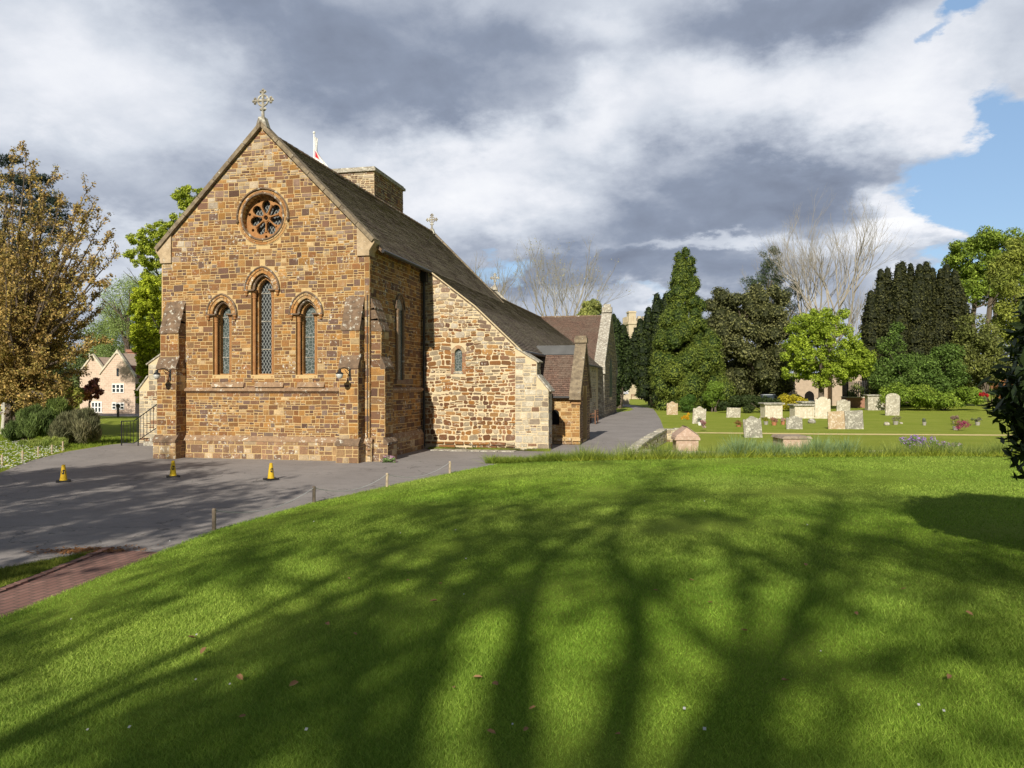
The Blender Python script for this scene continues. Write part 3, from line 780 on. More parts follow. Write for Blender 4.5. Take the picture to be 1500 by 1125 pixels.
# gable coping, kneelers, finials
def coping(parent, xc, hw, ze, za, y0, y1, over=.12, th=.14, mat=M_COPE, name='gable_coping', axis='y'):
    m = M(); sl = (za - ze) / hw; L = math.hypot(1, sl)
    for sx in (-1, 1):
        n = 7; 
        for i in range(n):
            t0, t1 = i / n, (i + 1) / n - .004
            xa, xb = xc + sx * (hw + over) * (1 - t0), xc + sx * (hw + over) * (1 - t1)
            za_, zb_ = za + .02 - sl * abs(xa - xc), za + .02 - sl * abs(xb - xc)
            nx, nz = sx * sl / L * th, th / L
            m.prism([(xa, za_), (xb, zb_), (xb + nx * (t1 < .99), zb_ + (nz if t1 < .99 else th * L)), (xa + nx, za_ + nz)], axis, y0, y1)
    return m.build(name, mat, parent)
coping(church, XC, (XR - XL) / 2, EAV, APEX, Y0 - .14, Y0 + .34)
m = M()
for sx in (-1, 1):
    x = XR if sx > 0 else XL
    q = [(x - sx * .42, EAV - .55), (x + sx * .02, EAV - .55), (x + sx * .02, EAV - .38), (x + sx * .20, EAV - .12), (x + sx * .20, EAV + .0), (x - sx * .42, EAV + .42)]
    m.prism(q, 'y', Y0 - .07, Y0 + .45)
m.build_split('kneeler_stone', M_DRESS2, church)
def finial(name, x, y, z, s, lab, parent=church):
    m = M()
    m.prism([(x - .22 * s, z - .18 * s), (x + .22 * s, z - .18 * s), (x + .10 * s, z + .18 * s), (x - .10 * s, z + .18 * s)], 'y', y - .13 * s, y + .13 * s)
    m.lathe([(.06 * s, z + .15 * s), (.05 * s, z + .42 * s), (.09 * s, z + .44 * s), (.05 * s, z + .48 * s)], x, y, 8)
    zc = z + .78 * s
    for i in range(4):
        t = math.pi / 2 * i; e = Vector((math.cos(t), 0, math.sin(t))); nn = Vector((-math.sin(t), 0, math.cos(t)))
        c0 = Vector((x, y, zc)); m.tube([c0, c0 + e * .3 * s], [.045 * s, .05 * s], 6)
        for q in (-1, 0, 1):
            cc = c0 + e * (.30 + .06 * (q == 0)) * s + nn * q * .075 * s
            m.tube([cc - Vector((0, .05 * s, 0)), cc, cc + Vector((0, .05 * s, 0))], [.02 * s, .062 * s, .02 * s], 6)
    m.tube([(x + .19 * s * math.cos(t), y, zc + .19 * s * math.sin(t)) for t in [2 * math.pi * i / 18 for i in range(18)]], .035 * s, 6, closed=True)
    return prt(m.build(name, M_GREYST, parent), lab)
finial('cross_finial', XC, Y0 + .05, APEX + .20, 1.0, 'stone cross on the front gable')
finial('cross_finial', XC, YE - .1, 11.45, .88, 'stone cross halfway along the ridge')
finial('cross_finial', xat(725, 57.2), 57.2, 9.95, .95, 'small far stone cross behind the roof')

# roofs
RZT = 11.38
up_prof = [(XR + .32, 7.16), (XC, RZT)]
cat_prof = [(-6.15, 3.92), (-8.05, 5.72), (XR + .32, 7.16), (XC, RZT)]
m = M(); roof_courses(m, up_prof, Y0 + .3, Y1); roof_courses(m, cat_prof, Y1 - .05, YE)
roof = m.build('roof', M_TILE, church, fixn=False)
m = M(); m.prism(roof_slab(up_prof[:1] + up_prof[1:], .12), 'y', Y0 + .3, Y1 - .02); m.prism(roof_slab(cat_prof, .12), 'y', Y1 - .02, YE - .02)
mir = lambda pr: [(2 * XC - x, z) for x, z in pr]
m.prism(roof_slab(mir(up_prof), .12), 'y', Y0 + .3, Y1 - .02); m.prism(roof_slab(mir(cat_prof), .12), 'y', Y1 - .02, YE - .02)
m.build('roof_boarding', M_SETOFF, roof)
m = M(); roof_courses(m, mir(up_prof), Y0 + .3, Y1); roof_courses(m, mir(cat_prof), Y1 - .05, YE); m.build('far_slope', M_TILE, roof, fixn=False)
m = M(); y = Y0 + .35
while y < YE: m.tube([(XC, y, RZT + .0), (XC, y + .4, RZT + .0)], [.10, .115], 8); y += .42
m.build('ridge_tiles', M_TILE_RED, roof) if False else (setattr(m, 'uv', None), m.build('ridge_tiles', M_SETOFF, roof))
# verge line of mortar on aisle end
m = M()
for (xa, za), (xb, zb) in zip(cat_prof[:3], cat_prof[1:3]):
    m.tube([(xa, Y1 - .06, za - .02), (xb, Y1 - .06, zb - .02)], .03, 4)
m.build('verge_mortar', M_MORTAR2, roof)
# aisle end wall (right) and its mirror (left)
def aisle(sgn):
    X = (lambda x: x) if sgn > 0 else (lambda x: 2 * XC - x)
    rn = random.Random(21 + sgn)
    outer = [(XR - .5, 0), (-6.4, 0), (-6.4, 4.02), (-8.05, 5.62), (XR - .5, 7.62)]
    outer = [(X(x), z) for x, z in outer]
    wx = xat(671.5, Y1); ho = []
    if sgn > 0: ho = [arch(wx, 3.83, .155, .2, 6, 3.1)]
    m = M(); vs, fs = plate(outer, ho, Y1, Y1 + .5); m.add(vs, fs)
    a, b = sorted((X(-6.4), X(-6.9))); m.box(a, b, Y1 + .5, 60, 0, 3.95)
    o = m.build('aisle_wall', M_MORTAR2, church)
    m = M()
    def top(z): return XR if z > 7.2 else float(np.interp(z, [4.02, 5.62, 7.35], [-6.4, -8.05, XR]))
    def iv(zl, zh):
        r_ = top(zh) if zl > 3.9 else -6.4
        hs = [(wx - .3, wx + .3)] if (sgn > 0 and zh > 2.95 and zl < 4.15) else []
        I = cut([(XR + .02, r_)], hs)
        return I if sgn > 0 else [(2 * XC - b_, 2 * XC - a_) for a_, b_ in I][::-1]
    def pal(s, z, r):
        s = s if sgn > 0 else 2 * XC - s
        zz = z + r.uniform(-.6, .6) + (s + 8) * .12
        if zz > 4.7: return UPPER, UW
        if zz > 4.1: return RUBBLE + UPPER, RW + UW
        if s > -7.0 and r.random() < .7: return [(.30, .16, .09), (.24, .14, .09), (.46, .38, .26), (.36, .18, .08)], [3, 3, 2, 2]
        return RUBBLE, RW
    stones(m, (0, Y1, 0), (1, 0, 0), (0, -1, 0), .35, 3.2, iv, rn, H=(.11, .23), W=(.12, .40), gap=.016, up=.02, jit=.02, split=.25, wave=.07, rnd_corner=.24, palf=pal)
    stones(m, (0, Y1, 0), (1, 0, 0), (0, -1, 0), 3.2, 7.4, iv, rn, H=(.11, .23), W=(.14, .5), gap=.013, up=.02, jit=.02, split=.3, wave=.07, rnd_corner=.24, palf=pal)
    stones(m, (0, Y1 - .04, 0), (1, 0, 0), (0, -1, 0), 0, .33, iv, rn, H=(.15, .3), W=(.3, .8), gap=.02, up=.05, jit=.02, split=.3, palf=pal)
    ys = (lambda a_, b_: [(0, 30)])
    if sgn > 0: stones(m, (-6.4, Y1 + .8, 0), (0, 1, 0), (1, 0, 0), 0, 3.9, lambda a_, b_: [(0, 28)], rn, H=(.16, .3), W=(.2, .5), gap=.02, pal=PALE, wg=PW)
    if sgn > 0:
        for sx in (-1, 1):
            z = 3.0
            while z < 3.9:
                h = rn.uniform(.2, .3); c = rn.choice([(.34, .17, .08), (.28, .15, .09)]); a_, b_ = sorted((wx + sx * .16, wx + sx * rn.uniform(.27, .32)))
                m.box(a_, b_, Y1 - .02, Y1 + .02, z, z + h - .02, c); z += h
        arch_stones(m, wx, 3.83, .16, .2, 0, .13, Y1 - .022, Y1 + .02, 3, rn, [(.34, .2, .11), (.44, .33, .2)])
    m.build('wall_stones', M_STONE, o)
    if sgn > 0:
        w = prt(bpy.data.objects.new('small_window', None), 'tiny round-topped lattice window in the rubble wall'); COL.objects.link(w); w.parent = church
        m = M(); m.prism(arch(wx, 3.83, .155, .2, 6, 3.1), 'y', Y1 + .10, Y1 + .14); m.build('glass', M_STAIN, w)
        m = M(); m.prism([(Y1 - .03, 3.02), (Y1 + .12, 3.02), (Y1 + .12, 3.12), (Y1 - .03, 3.07)], 'x', wx - .2, wx + .2); m.build('sill', M_GREYST, w)
    # end buttress
    prof = [(-6.42, 0), (-5.10, 0), (-5.10, 2.36), (-5.56, 2.92), (-5.56, 3.48), (-6.42, 4.02)]
    m = M(); m.prism([(X(x), z) for x, z in prof], 'y', Y1 - .03, Y1 + .8)
    bt = m.build('end_buttress', M_MORTAR2, church)
    m = M()
    def ivb(zl, zh):
        e = -5.10 if zh < 2.4 else (-5.56 if zh < 3.5 else -6.0)
        I = [(-6.42, e)]
        return I if sgn > 0 else [(2 * XC - b_, 2 * XC - a_) for a_, b_ in I]
    stones(m, (0, Y1 - .03, 0), (1, 0, 0), (0, -1, 0), .0, 3.7, ivb, rn, H=(.16, .30), W=(.2, .5), gap=.014, up=.012, jit=.012, split=.35, rnd_corner=.12, pal=PALE, wg=PW)
    f = lambda a_, b_: [(0, .83)]
    stones(m, (X(-5.10), Y1 - .03, 0), (0, 1, 0), (sgn, 0, 0), .0, 2.36, f, rn, H=(.2, .32), W=(.25, .45), gap=.014, pal=PALE, wg=PW)
    stones(m, (X(-5.56), Y1 - .03, 0), (0, 1, 0), (sgn, 0, 0), 2.95, 3.45, f, rn, H=(.2, .32), W=(.25, .45), gap=.014, pal=PALE, wg=PW)
    m.build('buttress_stones', M_PALE, bt)
    m = M()
    for (xa, za), (xb, zb) in (((-5.02, 2.30), (-5.56, 2.94)), ((-5.48, 3.43), (-6.42, 4.02))):
        L = math.hypot(xb - xa, zb - za); nx, nz = (za - zb) / L * -.06, (xa - xb) / L * .06
        m.prism([(X(xa), za), (X(xb), zb), (X(xb + nx), zb + nz), (X(xa + nx), za + nz)], 'y', Y1 - .08, Y1 + .85)
    m.build_split('buttress_slope', M_GREYST, bt)
aisle(1); aisle(-1)

# chancel corner buttresses
def buttress(x0, x1, y0, y1, face, lab, rn):
    """face 'F': projects towards -Y from Y0; 'R': projects towards +X from XR"""
    b_ = prt(bpy.data.objects.new('buttress', None), lab); COL.objects.link(b_); b_.parent = church
    m = M(); mb = M(); ms = M()
    k = dict(H=(.18, .32), W=(.2, .42), gap=.011, palf=pal_front); kp = dict(k)
    def setoff(pa, za, pb, zb, lo, hi, n=1):
        # sloped slabs from outer (pa, za) up to inner (pb, zb), over lo..hi on the other axis
        for i in range(n):
            t0, t1 = i / n, (i + 1) / n
            qa, qb = pa + (pb - pa) * t0, pa + (pb - pa) * t1; wa, wb = za + (zb - za) * t0, za + (zb - za) * t1
            d = -.035 * (1 if pa < pb else -1)
            ax = 'x' if face == 'F' else 'y'
            ms.prism([(qa + d, wa - .045), (qa + d, wa + .02), (qb, wb + .03), (pb, wb - .0), (pb, wa - .045)], ax, lo - .025, hi + .025)
    if face == 'F':
        faced_box(m, mb, x0 - .06, x1 + .06, y0 - .12, Y0, 0, .62, rn, 'FR', **k)
        faced_box(m, mb, x0, x1, y0, Y0, .62, 3.15, rn, 'FRL', **k)
        faced_box(m, mb, x0 + .02, x1 - .02, y0 + .16, Y0, 3.15, 4.4, rn, 'FRL', **k)
        setoff(y0 - .12, .62, y0 + .02, .80, x0 - .06, x1 + .06)
        setoff(y0, 3.16, y0 + .18, 3.56, x0, x1)
        setoff(y0 + .16, 4.42, Y0, 5.52, x0 + .02, x1 - .02, 3)
        mb.prism([(y0 + .18, 4.35), (Y0, 4.35), (Y0, 5.4)], 'x', x0 + .03, x1 - .03)
    else:
        faced_box(m, mb, XR, x1 + .12, y0 - .06, y1 + .06, 0, .62, rn, 'FR', **k)
        faced_box(m, mb, XR, x1, y0, y1, .62, 3.15, rn, 'FR', **k)
        faced_box(m, mb, XR, x1 - .14, y0 + .02, y1 - .02, 3.15, 4.4, rn, 'FR', **k)
        setoff(x1 + .12, .62, x1 - .02, .80, y0 - .06, y1 + .06)
        setoff(x1, 3.16, x1 - .16, 3.56, y0, y1)
        setoff(x1 - .14, 4.42, XR, 5.5, y0 + .02, y1 - .02, 3)
        mb.prism([(x1 - .16, 4.35), (XR, 4.35), (XR, 5.4)], 'y', y0 + .03, y1 - .03)
    mb.build('buttress_core', M_MORTAR, b_); m.build('buttress_stones', M_STONE, b_); ms.build_split('weathering', M_SETOFF, b_)
buttress(-17.95, -17.2, Y0 - .55, Y0, 'F', 'left front buttress', random.Random(31))
buttress(-11.08, -10.42, Y0 - .55, Y0, 'F', 'right front buttress', random.Random(32))
buttress(XR, XR + .50, Y0 + .12, Y0 + .85, 'R', 'corner buttress on the shaded side', random.Random(33))
m = M(); m.tube([(XR - .06, Y0 - .05, 5.6), (XR - .06, Y0 - .05, .1)], .012, 6); m.build('lightning_conductor', M_LEAD, church)

# gutters and downpipes
m = M(); m.tube([(XR + .36, Y0 + .3, 7.10), (XR + .36, Y1 - .1, 7.10)], .065, 8)
m.tube([(-6.08, Y1 + .4, 3.86), (-6.08, 60, 3.86)], .065, 8); m.build('gutter', M_IRON, church)
m = M(); m.box(XR + .0, XR + .26, Y1 - .3, Y1 - .06, 6.7, 7.08); m.tube([(XR + .12, Y1 - .16, 6.8), (XR + .12, Y1 - .16, .1)], .055, 8)
for z in (1.2, 3.2, 5.2): m.tube([(XR + .12, Y1 - .16, z), (XR + .12, Y1 - .16, z + .12)], .075, 8)
prt(m.build('downpipe', M_IRON, church), 'black downpipe in the corner between chancel and aisle')
m = M(); m.tube([(-6.25, Y1 + 1.6, 3.85), (-6.25, Y1 + 1.6, .1)], .055, 8); m.box(-6.4, -6.1, Y1 + 1.45, Y1 + 1.75, 3.5, 3.8); m.build('downpipe', M_IRON, church)

# lower nave behind, aisle ridge, end gable
m = M(); roof_courses(m, [(-10.4, 6.2), (XC, 9.85)], YE, 57.2); roof_courses(m, [(-6.15, 3.92), (-8.6, 6.0), (-11.0, 7.85)], YE, 60.2)
rf2 = m.build('rear_roof', M_TILE, church, fixn=False)
m = M(); m.prism([(-10.4, 5.9), (2 * XC + 10.4, 5.9), (2 * XC + 10.4, 6.1), (XC, 9.8), (-10.4, 6.1)], 'y', YE - .3, 57.4)
m.prism([(-6.5, 3.8), (-11.0, 7.75), (-14, 5.0), (-14, 3.0)], 'y', YE - .2, 60.2); m.build('rear_roof_structure', M_SETOFF, rf2)
m = M(); m.prism([(-14.6, 7.70), (-11.0, 7.92), (-10.9, 7.85), (-11, 7.7)], 'y', YE + .2, 60.2) ; m.tube([(-11.0, YE, 7.86), (-11.0, 60.2, 7.86)], .09, 6); m.build('ridge_tiles', M_SETOFF, rf2)
coping(church, XC, 3.8, 6.1, 9.85, 57.2, 57.6, .15, .16, M_GREYST, 'rear_coping')
m = M(); m.prism([(XC - 3.8, 0), (XC + 3.8, 0), (XC + 3.8, 6.1), (XC, 9.8), (XC - 3.8, 6.1)], 'y', 56.9, 57.3)
m.prism([(XC - 3.9, 0), (XC + 3.9, 0), (XC + 3.9, 7.3), (XC, 11.2), (XC - 3.9, 7.3)], 'y', YE - .5, YE - .06)
m.build_split('nave_gable_wall', M_GREYWALL, church)
# verge coping at the end of the high roof
coping(church, XC, 3.95, 7.42, 11.40, YE - .05, YE + .2, .25, .08, M_COPE, 'ridge_end_coping')

# tower
TX0, TX1, TY0, TY1, TZ = -20.6, -15.5, 37.2, 41.4, 13.55
m = M(); mb = M(); rn = random.Random(41)
mb.box(TX0, TX1, TY0, TY1, 0, TZ)
tw = mb.build('tower', M_MORTAR2, church)
kk = dict(H=(.16, .3), W=(.2, .55), gap=.014, up=.02, jit=.014)
fl = lambda L: (lambda a, b: [(0, L)])
stones(m, (TX0, TY0, 0), (1, 0, 0), (0, -1, 0), 9.5, TZ, fl(TX1 - TX0), rn, pal=UPPER + DARKR + DARKR, wg=UW + [2] * 10, **kk)
stones(m, (TX1, TY0, 0), (0, 1, 0), (1, 0, 0), 9.5, TZ, fl(TY1 - TY0), rn, pal=DARKR, wg=[1] * 5, **kk)
m.build('tower_stones', M_STONE, tw)
m = M(); m.box(TX0 - .12, TX1 + .12, TY0 - .12, TY1 + .12, TZ, TZ + .14); m.box(TX0 - .04, TX1 + .04, TY0 - .04, TY1 + .04, TZ + .14, TZ + .24); m.build('parapet_coping', M_GREYST, tw)
fx, fy = xat(460, 38.6), 38.6; Dp = -SA * fx + CA * fy
fp = thing('flagpole', (fx, fy, TZ + .2), 'white flagpole with a limp white flag marked with a red cross, on the church tower', 'flagpole')
m = M(); zt = hz(196, Dp); m.tube([(fx, fy, TZ + .2), (fx, fy, zt)], [.05, .035], 8); m.lathe([(.02, zt), (.07, zt + .04), (.07, zt + .1), (.02, zt + .14)], fx, fy, 8); m.build('pole', M_WHITEP, fp)
m = M(); rows_ = 14
M_FLAG = material('flag_cloth', lambda g, p: attr(g), .8, .1)
for i in range(rows_ + 1):
    t = i / rows_; z = zt - .15 - t * 1.35
    for j in range(9):
        s_ = j / 8
        # limp fly end drooping away to the right
        wdt = .16 + .85 * max(0, t - .45) ** 1.0 * 1.6
        x = fx + .03 + s_ * wdt; zz_ = z - s_ * (.35 * t + .1); y_ = fy + .10 * math.sin(s_ * 9 + t * 3)
        red = (.55 < t < .82 and .02 < s_ < .45) or (.40 < t < .60 and s_ < .22)
        m.v.append((x, y_, zz_)); m.c.append((.55, .02, .03) if red else (.78, .77, .75))
for i in range(rows_):
    for j in range(8):
        k = i * 9 + j; m.f.append((k, k + 1, k + 10, k + 9)); m.mi.append(0)
m.build('flag', M_FLAG, fp, smooth=True, fixn=False)

# transept
PX = -5.95; TYA, TYB = 60.0, 71.0; TRZ = 8.35; TE = 4.15; TYM = (TYA + TYB) / 2
tr = prt(bpy.data.objects.new('transept', None), 'transept with red-brown tiled roof and grey coped gable'); COL.objects.link(tr); tr.parent = church
m = M(); m.box(-14, PX - .5, TYA, TYB, 0, TE); m.prism([(TYA, 0), (TYB, 0), (TYB, TE), (TYM, TRZ), (TYA, TE)], 'x', PX - .5, PX); m.build('transept_wall', M_MORTAR2, tr)
m = M(); rn = random.Random(51)
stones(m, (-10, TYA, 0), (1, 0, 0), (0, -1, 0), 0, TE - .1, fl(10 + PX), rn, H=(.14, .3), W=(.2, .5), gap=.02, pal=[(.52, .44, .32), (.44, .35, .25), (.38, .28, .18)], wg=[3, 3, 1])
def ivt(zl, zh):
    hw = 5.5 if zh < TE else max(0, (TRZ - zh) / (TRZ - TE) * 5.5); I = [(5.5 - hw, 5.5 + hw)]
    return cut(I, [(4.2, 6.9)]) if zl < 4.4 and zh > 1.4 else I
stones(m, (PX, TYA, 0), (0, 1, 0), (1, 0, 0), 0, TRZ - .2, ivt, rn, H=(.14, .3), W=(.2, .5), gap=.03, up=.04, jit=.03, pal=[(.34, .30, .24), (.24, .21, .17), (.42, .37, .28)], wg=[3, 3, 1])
m.build('transept_stones', M_PALE, tr)
m = M(); roof_courses(m, [(TYA - .25, TE - .15), (TYM, TRZ)], -14, PX - .3, axis='x'); roof_courses(m, [(TYB + .25, TE - .15), (TYM, TRZ)], -14, PX - .3, axis='x'); o = m.build('transept_roof', M_TILE_RED, tr, fixn=False)
m = M(); m.prism([(TYA - .2, TE - .3), (TYM, TRZ - .06), (TYB + .2, TE - .3)], 'x', -14, PX - .3); m.tube([(-14, TYM, TRZ), (PX - .4, TYM, TRZ)], .10, 8); m.build('transept_ridge', M_SETOFF, tr)
m = M(); sl = (TRZ - TE) / 5.5
for sy in (-1, 1):
    q = [(TYM + sy * 5.85, TE - .25), (TYM, TRZ + .02), (TYM, TRZ + .34), (TYM + sy * 5.85, TE + .12)]
    m.prism(q, 'x', PX - .75, PX + .1)
m.box(PX - .72, PX + .12, TYM - .25, TYM + .25, TRZ + .3, TRZ + .75); m.box(PX - .6, PX + .0, TYM - .15, TYM + .15, TRZ + .75, TRZ + 1.0)
for sy in (-1, 1): m.box(PX - .75, PX + .12, TYM + sy * 5.75 - .2, TYM + sy * 5.75 + .2, TE - .75, TE - .2)
m.build('transept_coping', M_GREYST, tr)
m = M(); m.box(PX - .75, PX + .02, TYA - .25, TYA + .02, 0, TE - .6); m.build('corner_pilaster', M_GREYST, tr)
m = M(); m.tube([(PX - 1.0, TYA - .3, TE - .2), (PX - 1.0, TYA - .3, .1)], .07, 8); m.box(PX - 1.2, PX - .8, TYA - .45, TYA - .1, TE - .7, TE - .25); m.tube([(-10, TYA - .35, TE - .15), (PX - .8, TYA - .35, TE - .15)], .08, 8); m.build('transept_downpipe', M_IRON, tr)
w = M(); w.prism(arch(TYM, 3.4, 1.2, .3, 8, 1.5), 'x', PX - .12, PX + .03); w.build('transept_window', M_STAIN, tr)

# porch
QX, QA, QB, QZ, QE = -4.3, 32.8, 36.4, 4.25, 2.15; QM = (QA + QB) / 2
po = prt(bpy.data.objects.new('porch', None), 'small gabled porch with red-brown tiled roof'); COL.objects.link(po); po.parent = church
m = M(); m.box(-6.5, QX - .4, QA, QA + .4, 0, QE); m.box(-6.5, QX - .4, QB - .4, QB, 0, QE)
vs, fs = plate([(QA, 0), (QB, 0), (QB, QE), (QM, QZ), (QA, QE)], [], QX - .4, QX, 'x')
vs, fs = plate([(QA, .02), (QB, .02), (QB, QE), (QM, QZ), (QA, QE)], [arch(QM, 1.7, .7, .3, 8, .1)], QX - .4, QX, 'x'); m.add(vs, fs)
m.build('porch_wall', M_MORTAR, po)
m = M(); rn = random.Random(61)
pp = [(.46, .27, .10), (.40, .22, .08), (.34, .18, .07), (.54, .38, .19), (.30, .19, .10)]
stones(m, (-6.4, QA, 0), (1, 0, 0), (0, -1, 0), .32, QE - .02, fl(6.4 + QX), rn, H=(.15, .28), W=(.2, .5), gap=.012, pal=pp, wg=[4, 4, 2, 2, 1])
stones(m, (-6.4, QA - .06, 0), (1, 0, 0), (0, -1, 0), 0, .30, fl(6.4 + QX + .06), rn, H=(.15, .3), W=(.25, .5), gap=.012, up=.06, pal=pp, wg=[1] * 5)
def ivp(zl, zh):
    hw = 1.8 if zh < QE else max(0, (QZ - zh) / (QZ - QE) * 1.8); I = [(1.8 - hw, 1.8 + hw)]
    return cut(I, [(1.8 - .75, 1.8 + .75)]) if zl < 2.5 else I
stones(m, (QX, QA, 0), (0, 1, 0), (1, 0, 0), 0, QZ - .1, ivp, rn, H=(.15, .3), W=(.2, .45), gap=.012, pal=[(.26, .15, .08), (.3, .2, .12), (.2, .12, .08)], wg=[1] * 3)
m.box(QX - .36, QX + .05, QA - .07, QA + .3, QE - .42, QE - .05, (.38, .22, .1)); m.build('porch_stones', M_STONE, po)
m = M(); roof_courses(m, [(QA - .22, QE - .08), (QM, QZ - .02)], -6.5, QX - .28, axis='x'); roof_courses(m, [(QB + .22, QE - .08), (QM, QZ - .02)], -6.5, QX - .28, axis='x'); m.build('porch_roof', M_TILE_RED, po, fixn=False)
m = M(); m.prism([(QA - .18, QE - .18), (QM, QZ - .08), (QB + .18, QE - .18)], 'x', -6.5, QX - .3)
m.build('porch_roof_boarding', M_SETOFF, po)
m = M(); m.prism([(QM - .32, QZ - .36), (QM - .36, QZ - .33), (QM, QZ + .10), (QM + .3, QZ - .3)], 'x', -6.5, QX - .35); m.build('lead_ridge', M_LEAD, po)
m = M()
for sy in (-1, 1): m.prism([(QM + sy * 2.05, QE - .22), (QM, QZ + .02), (QM, QZ + .32), (QM + sy * 2.05, QE + .06)], 'x', QX - .42, QX + .08)
m.box(QX - .46, QX + .12, QM - .2, QM + .2, QZ + .2, QZ + .42); m.box(QX - .42, QX + .08, QM - .13, QM + .13, QZ + .42, QZ + .52)
m.build('porch_coping', M_COPE, po)
m = M(); m.tube([(-6.3, QA - .22, QE - .12), (QX - .4, QA - .22, QE - .12)], .05, 8); m.build('porch_gutter', M_IRON, po)
m = M(); m.prism(arch(-5.35, 1.30, .17, .2, 6, .85), 'y', QA - .03, QA + .05); m.build('porch_window', M_DARK, po)
m = M(); m.box(QX - .38, QX - .34, QM - .7, QM + .7, .02, 2.4); m.build('porch_door', M_DARK, po)

# wall lamps on the front buttresses
def wall_lamp(x, z, lab, q=.8):
    y = Y0 - .56
    l_ = prt(bpy.data.objects.new('wall_lamp', None), lab); COL.objects.link(l_); l_.parent = church
    m = M(); m.box(x - .03, x + .03, y - .02, y + .0, z - .3, z + .10)
    pts = [(x, y - .02, z)]
    for i in range(13):
        t = i / 12; pts.append((x - .10 * t, y - .02 - .56 * t, z - .02 + .10 * math.sin(t * math.pi * 1.0) + .06 * t))
    m.tube(pts, .016, 6)
    m.tube([(x, y - .02, z - .14), (x - .03, y - .2, z - .05), (x - .05, y - .3, z + .05)], .011, 5)
    lx, ly = x - .10, y - .58
    m.lathe([(.04, z + .06), (.05, z - .02), (.13, z - .08), (.135, z - .09)], lx, ly, 14)
    m.build('bracket', M_IRON, l_)
    m = M(); m.lathe([(.115, z - .09), (.115, z - .14), (.09, z - .21), (.05, z - .25)], lx, ly, 14); m.build('lamp_shade', M_OPAL, l_, smooth=True)
wall_lamp(xat(513, Y0 - .55), 3.02, 'lamp on bracket fixed to the right buttress')
wall_lamp(xat(250, Y0 - .55), 3.02, 'lamp on bracket fixed to the left buttress')

# ================================================================== VEGETATION
LEAFK = np.array([1.5, 1.45, 1.5])
def leaf_arrays(C, Rr, n, size, cA, cB, seed, shell=.55, out=.55, up=.15, aspect=.6, cvar=.28, droop=0., vert=False):
    r = np.random.default_rng(seed); C = np.asarray(C, float); Rr = np.asarray(Rr, float)
    if Rr.ndim == 1: Rr = np.repeat(Rr[:, None], 3, 1)
    vol = (Rr[:, 0] * Rr[:, 1] * Rr[:, 2]) ** .72; k = r.choice(len(C), n, p=vol / vol.sum())
    d = r.normal(size=(n, 3)); d /= np.linalg.norm(d, axis=1, keepdims=True)
    rad = shell + (1 - shell) * r.uniform(0, 1, n) ** .6; rad = rad * (1 + r.normal(0, .07, n))
    P = C[k] + d * Rr[k] * rad[:, None]; P[:, 2] -= droop * r.uniform(0, 1, n)
    nn = d * out + r.normal(size=(n, 3)) * (1 - out) * .8; nn[:, 2] += up; nn /= np.linalg.norm(nn, axis=1, keepdims=True)
    t = np.cross(nn, r.normal(size=(n, 3))); t /= np.linalg.norm(t, axis=1, keepdims=True); b = np.cross(nn, t)
    if vert:
        t = r.normal(0, .38, (n, 3)); t[:, 2] = 1; t += d * .35; t /= np.linalg.norm(t, axis=1, keepdims=True); b = np.cross(t, r.normal(size=(n, 3))); b /= np.linalg.norm(b, axis=1, keepdims=True)
    s = size * r.uniform(.6, 1.35, (n, 1)); t = t * s; b = b * s * aspect
    V = np.stack([P - t, P - b * .9, P + t, P + b], 1).reshape(-1, 3)
    cl = r.uniform(0, 1, (len(C), 1))[k] * .55 + r.uniform(0, 1, (n, 1)) * .45
    cA = np.array(cA) * LEAFK; cB = np.array(cB) * LEAFK; col = cA * (1 - cl) + cB * cl; col = col * (1 + r.normal(0, cvar, (n, 1))).clip(.35, 1.8)
    return V, np.repeat(col, 4, 0)
def crown(root, C, Rr, n, size, cA, cB, seed, name='crown', mat=None, **k):
    core = k.pop('core', 0)
    V, c = leaf_arrays(C, Rr, n, size, cA, cB, seed, **k)
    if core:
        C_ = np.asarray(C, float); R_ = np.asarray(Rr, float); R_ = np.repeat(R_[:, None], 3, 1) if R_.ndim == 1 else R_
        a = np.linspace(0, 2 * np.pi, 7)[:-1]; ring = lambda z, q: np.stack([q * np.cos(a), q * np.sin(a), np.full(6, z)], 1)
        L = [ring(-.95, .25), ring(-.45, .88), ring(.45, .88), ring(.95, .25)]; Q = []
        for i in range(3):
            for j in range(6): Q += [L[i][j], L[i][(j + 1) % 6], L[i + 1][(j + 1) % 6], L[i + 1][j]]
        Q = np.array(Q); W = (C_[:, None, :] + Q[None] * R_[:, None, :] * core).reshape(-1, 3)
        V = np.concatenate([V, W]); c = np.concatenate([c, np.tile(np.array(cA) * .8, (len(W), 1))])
    return arrays_obj(name, V, 4, c, mat or M_LEAF, root)
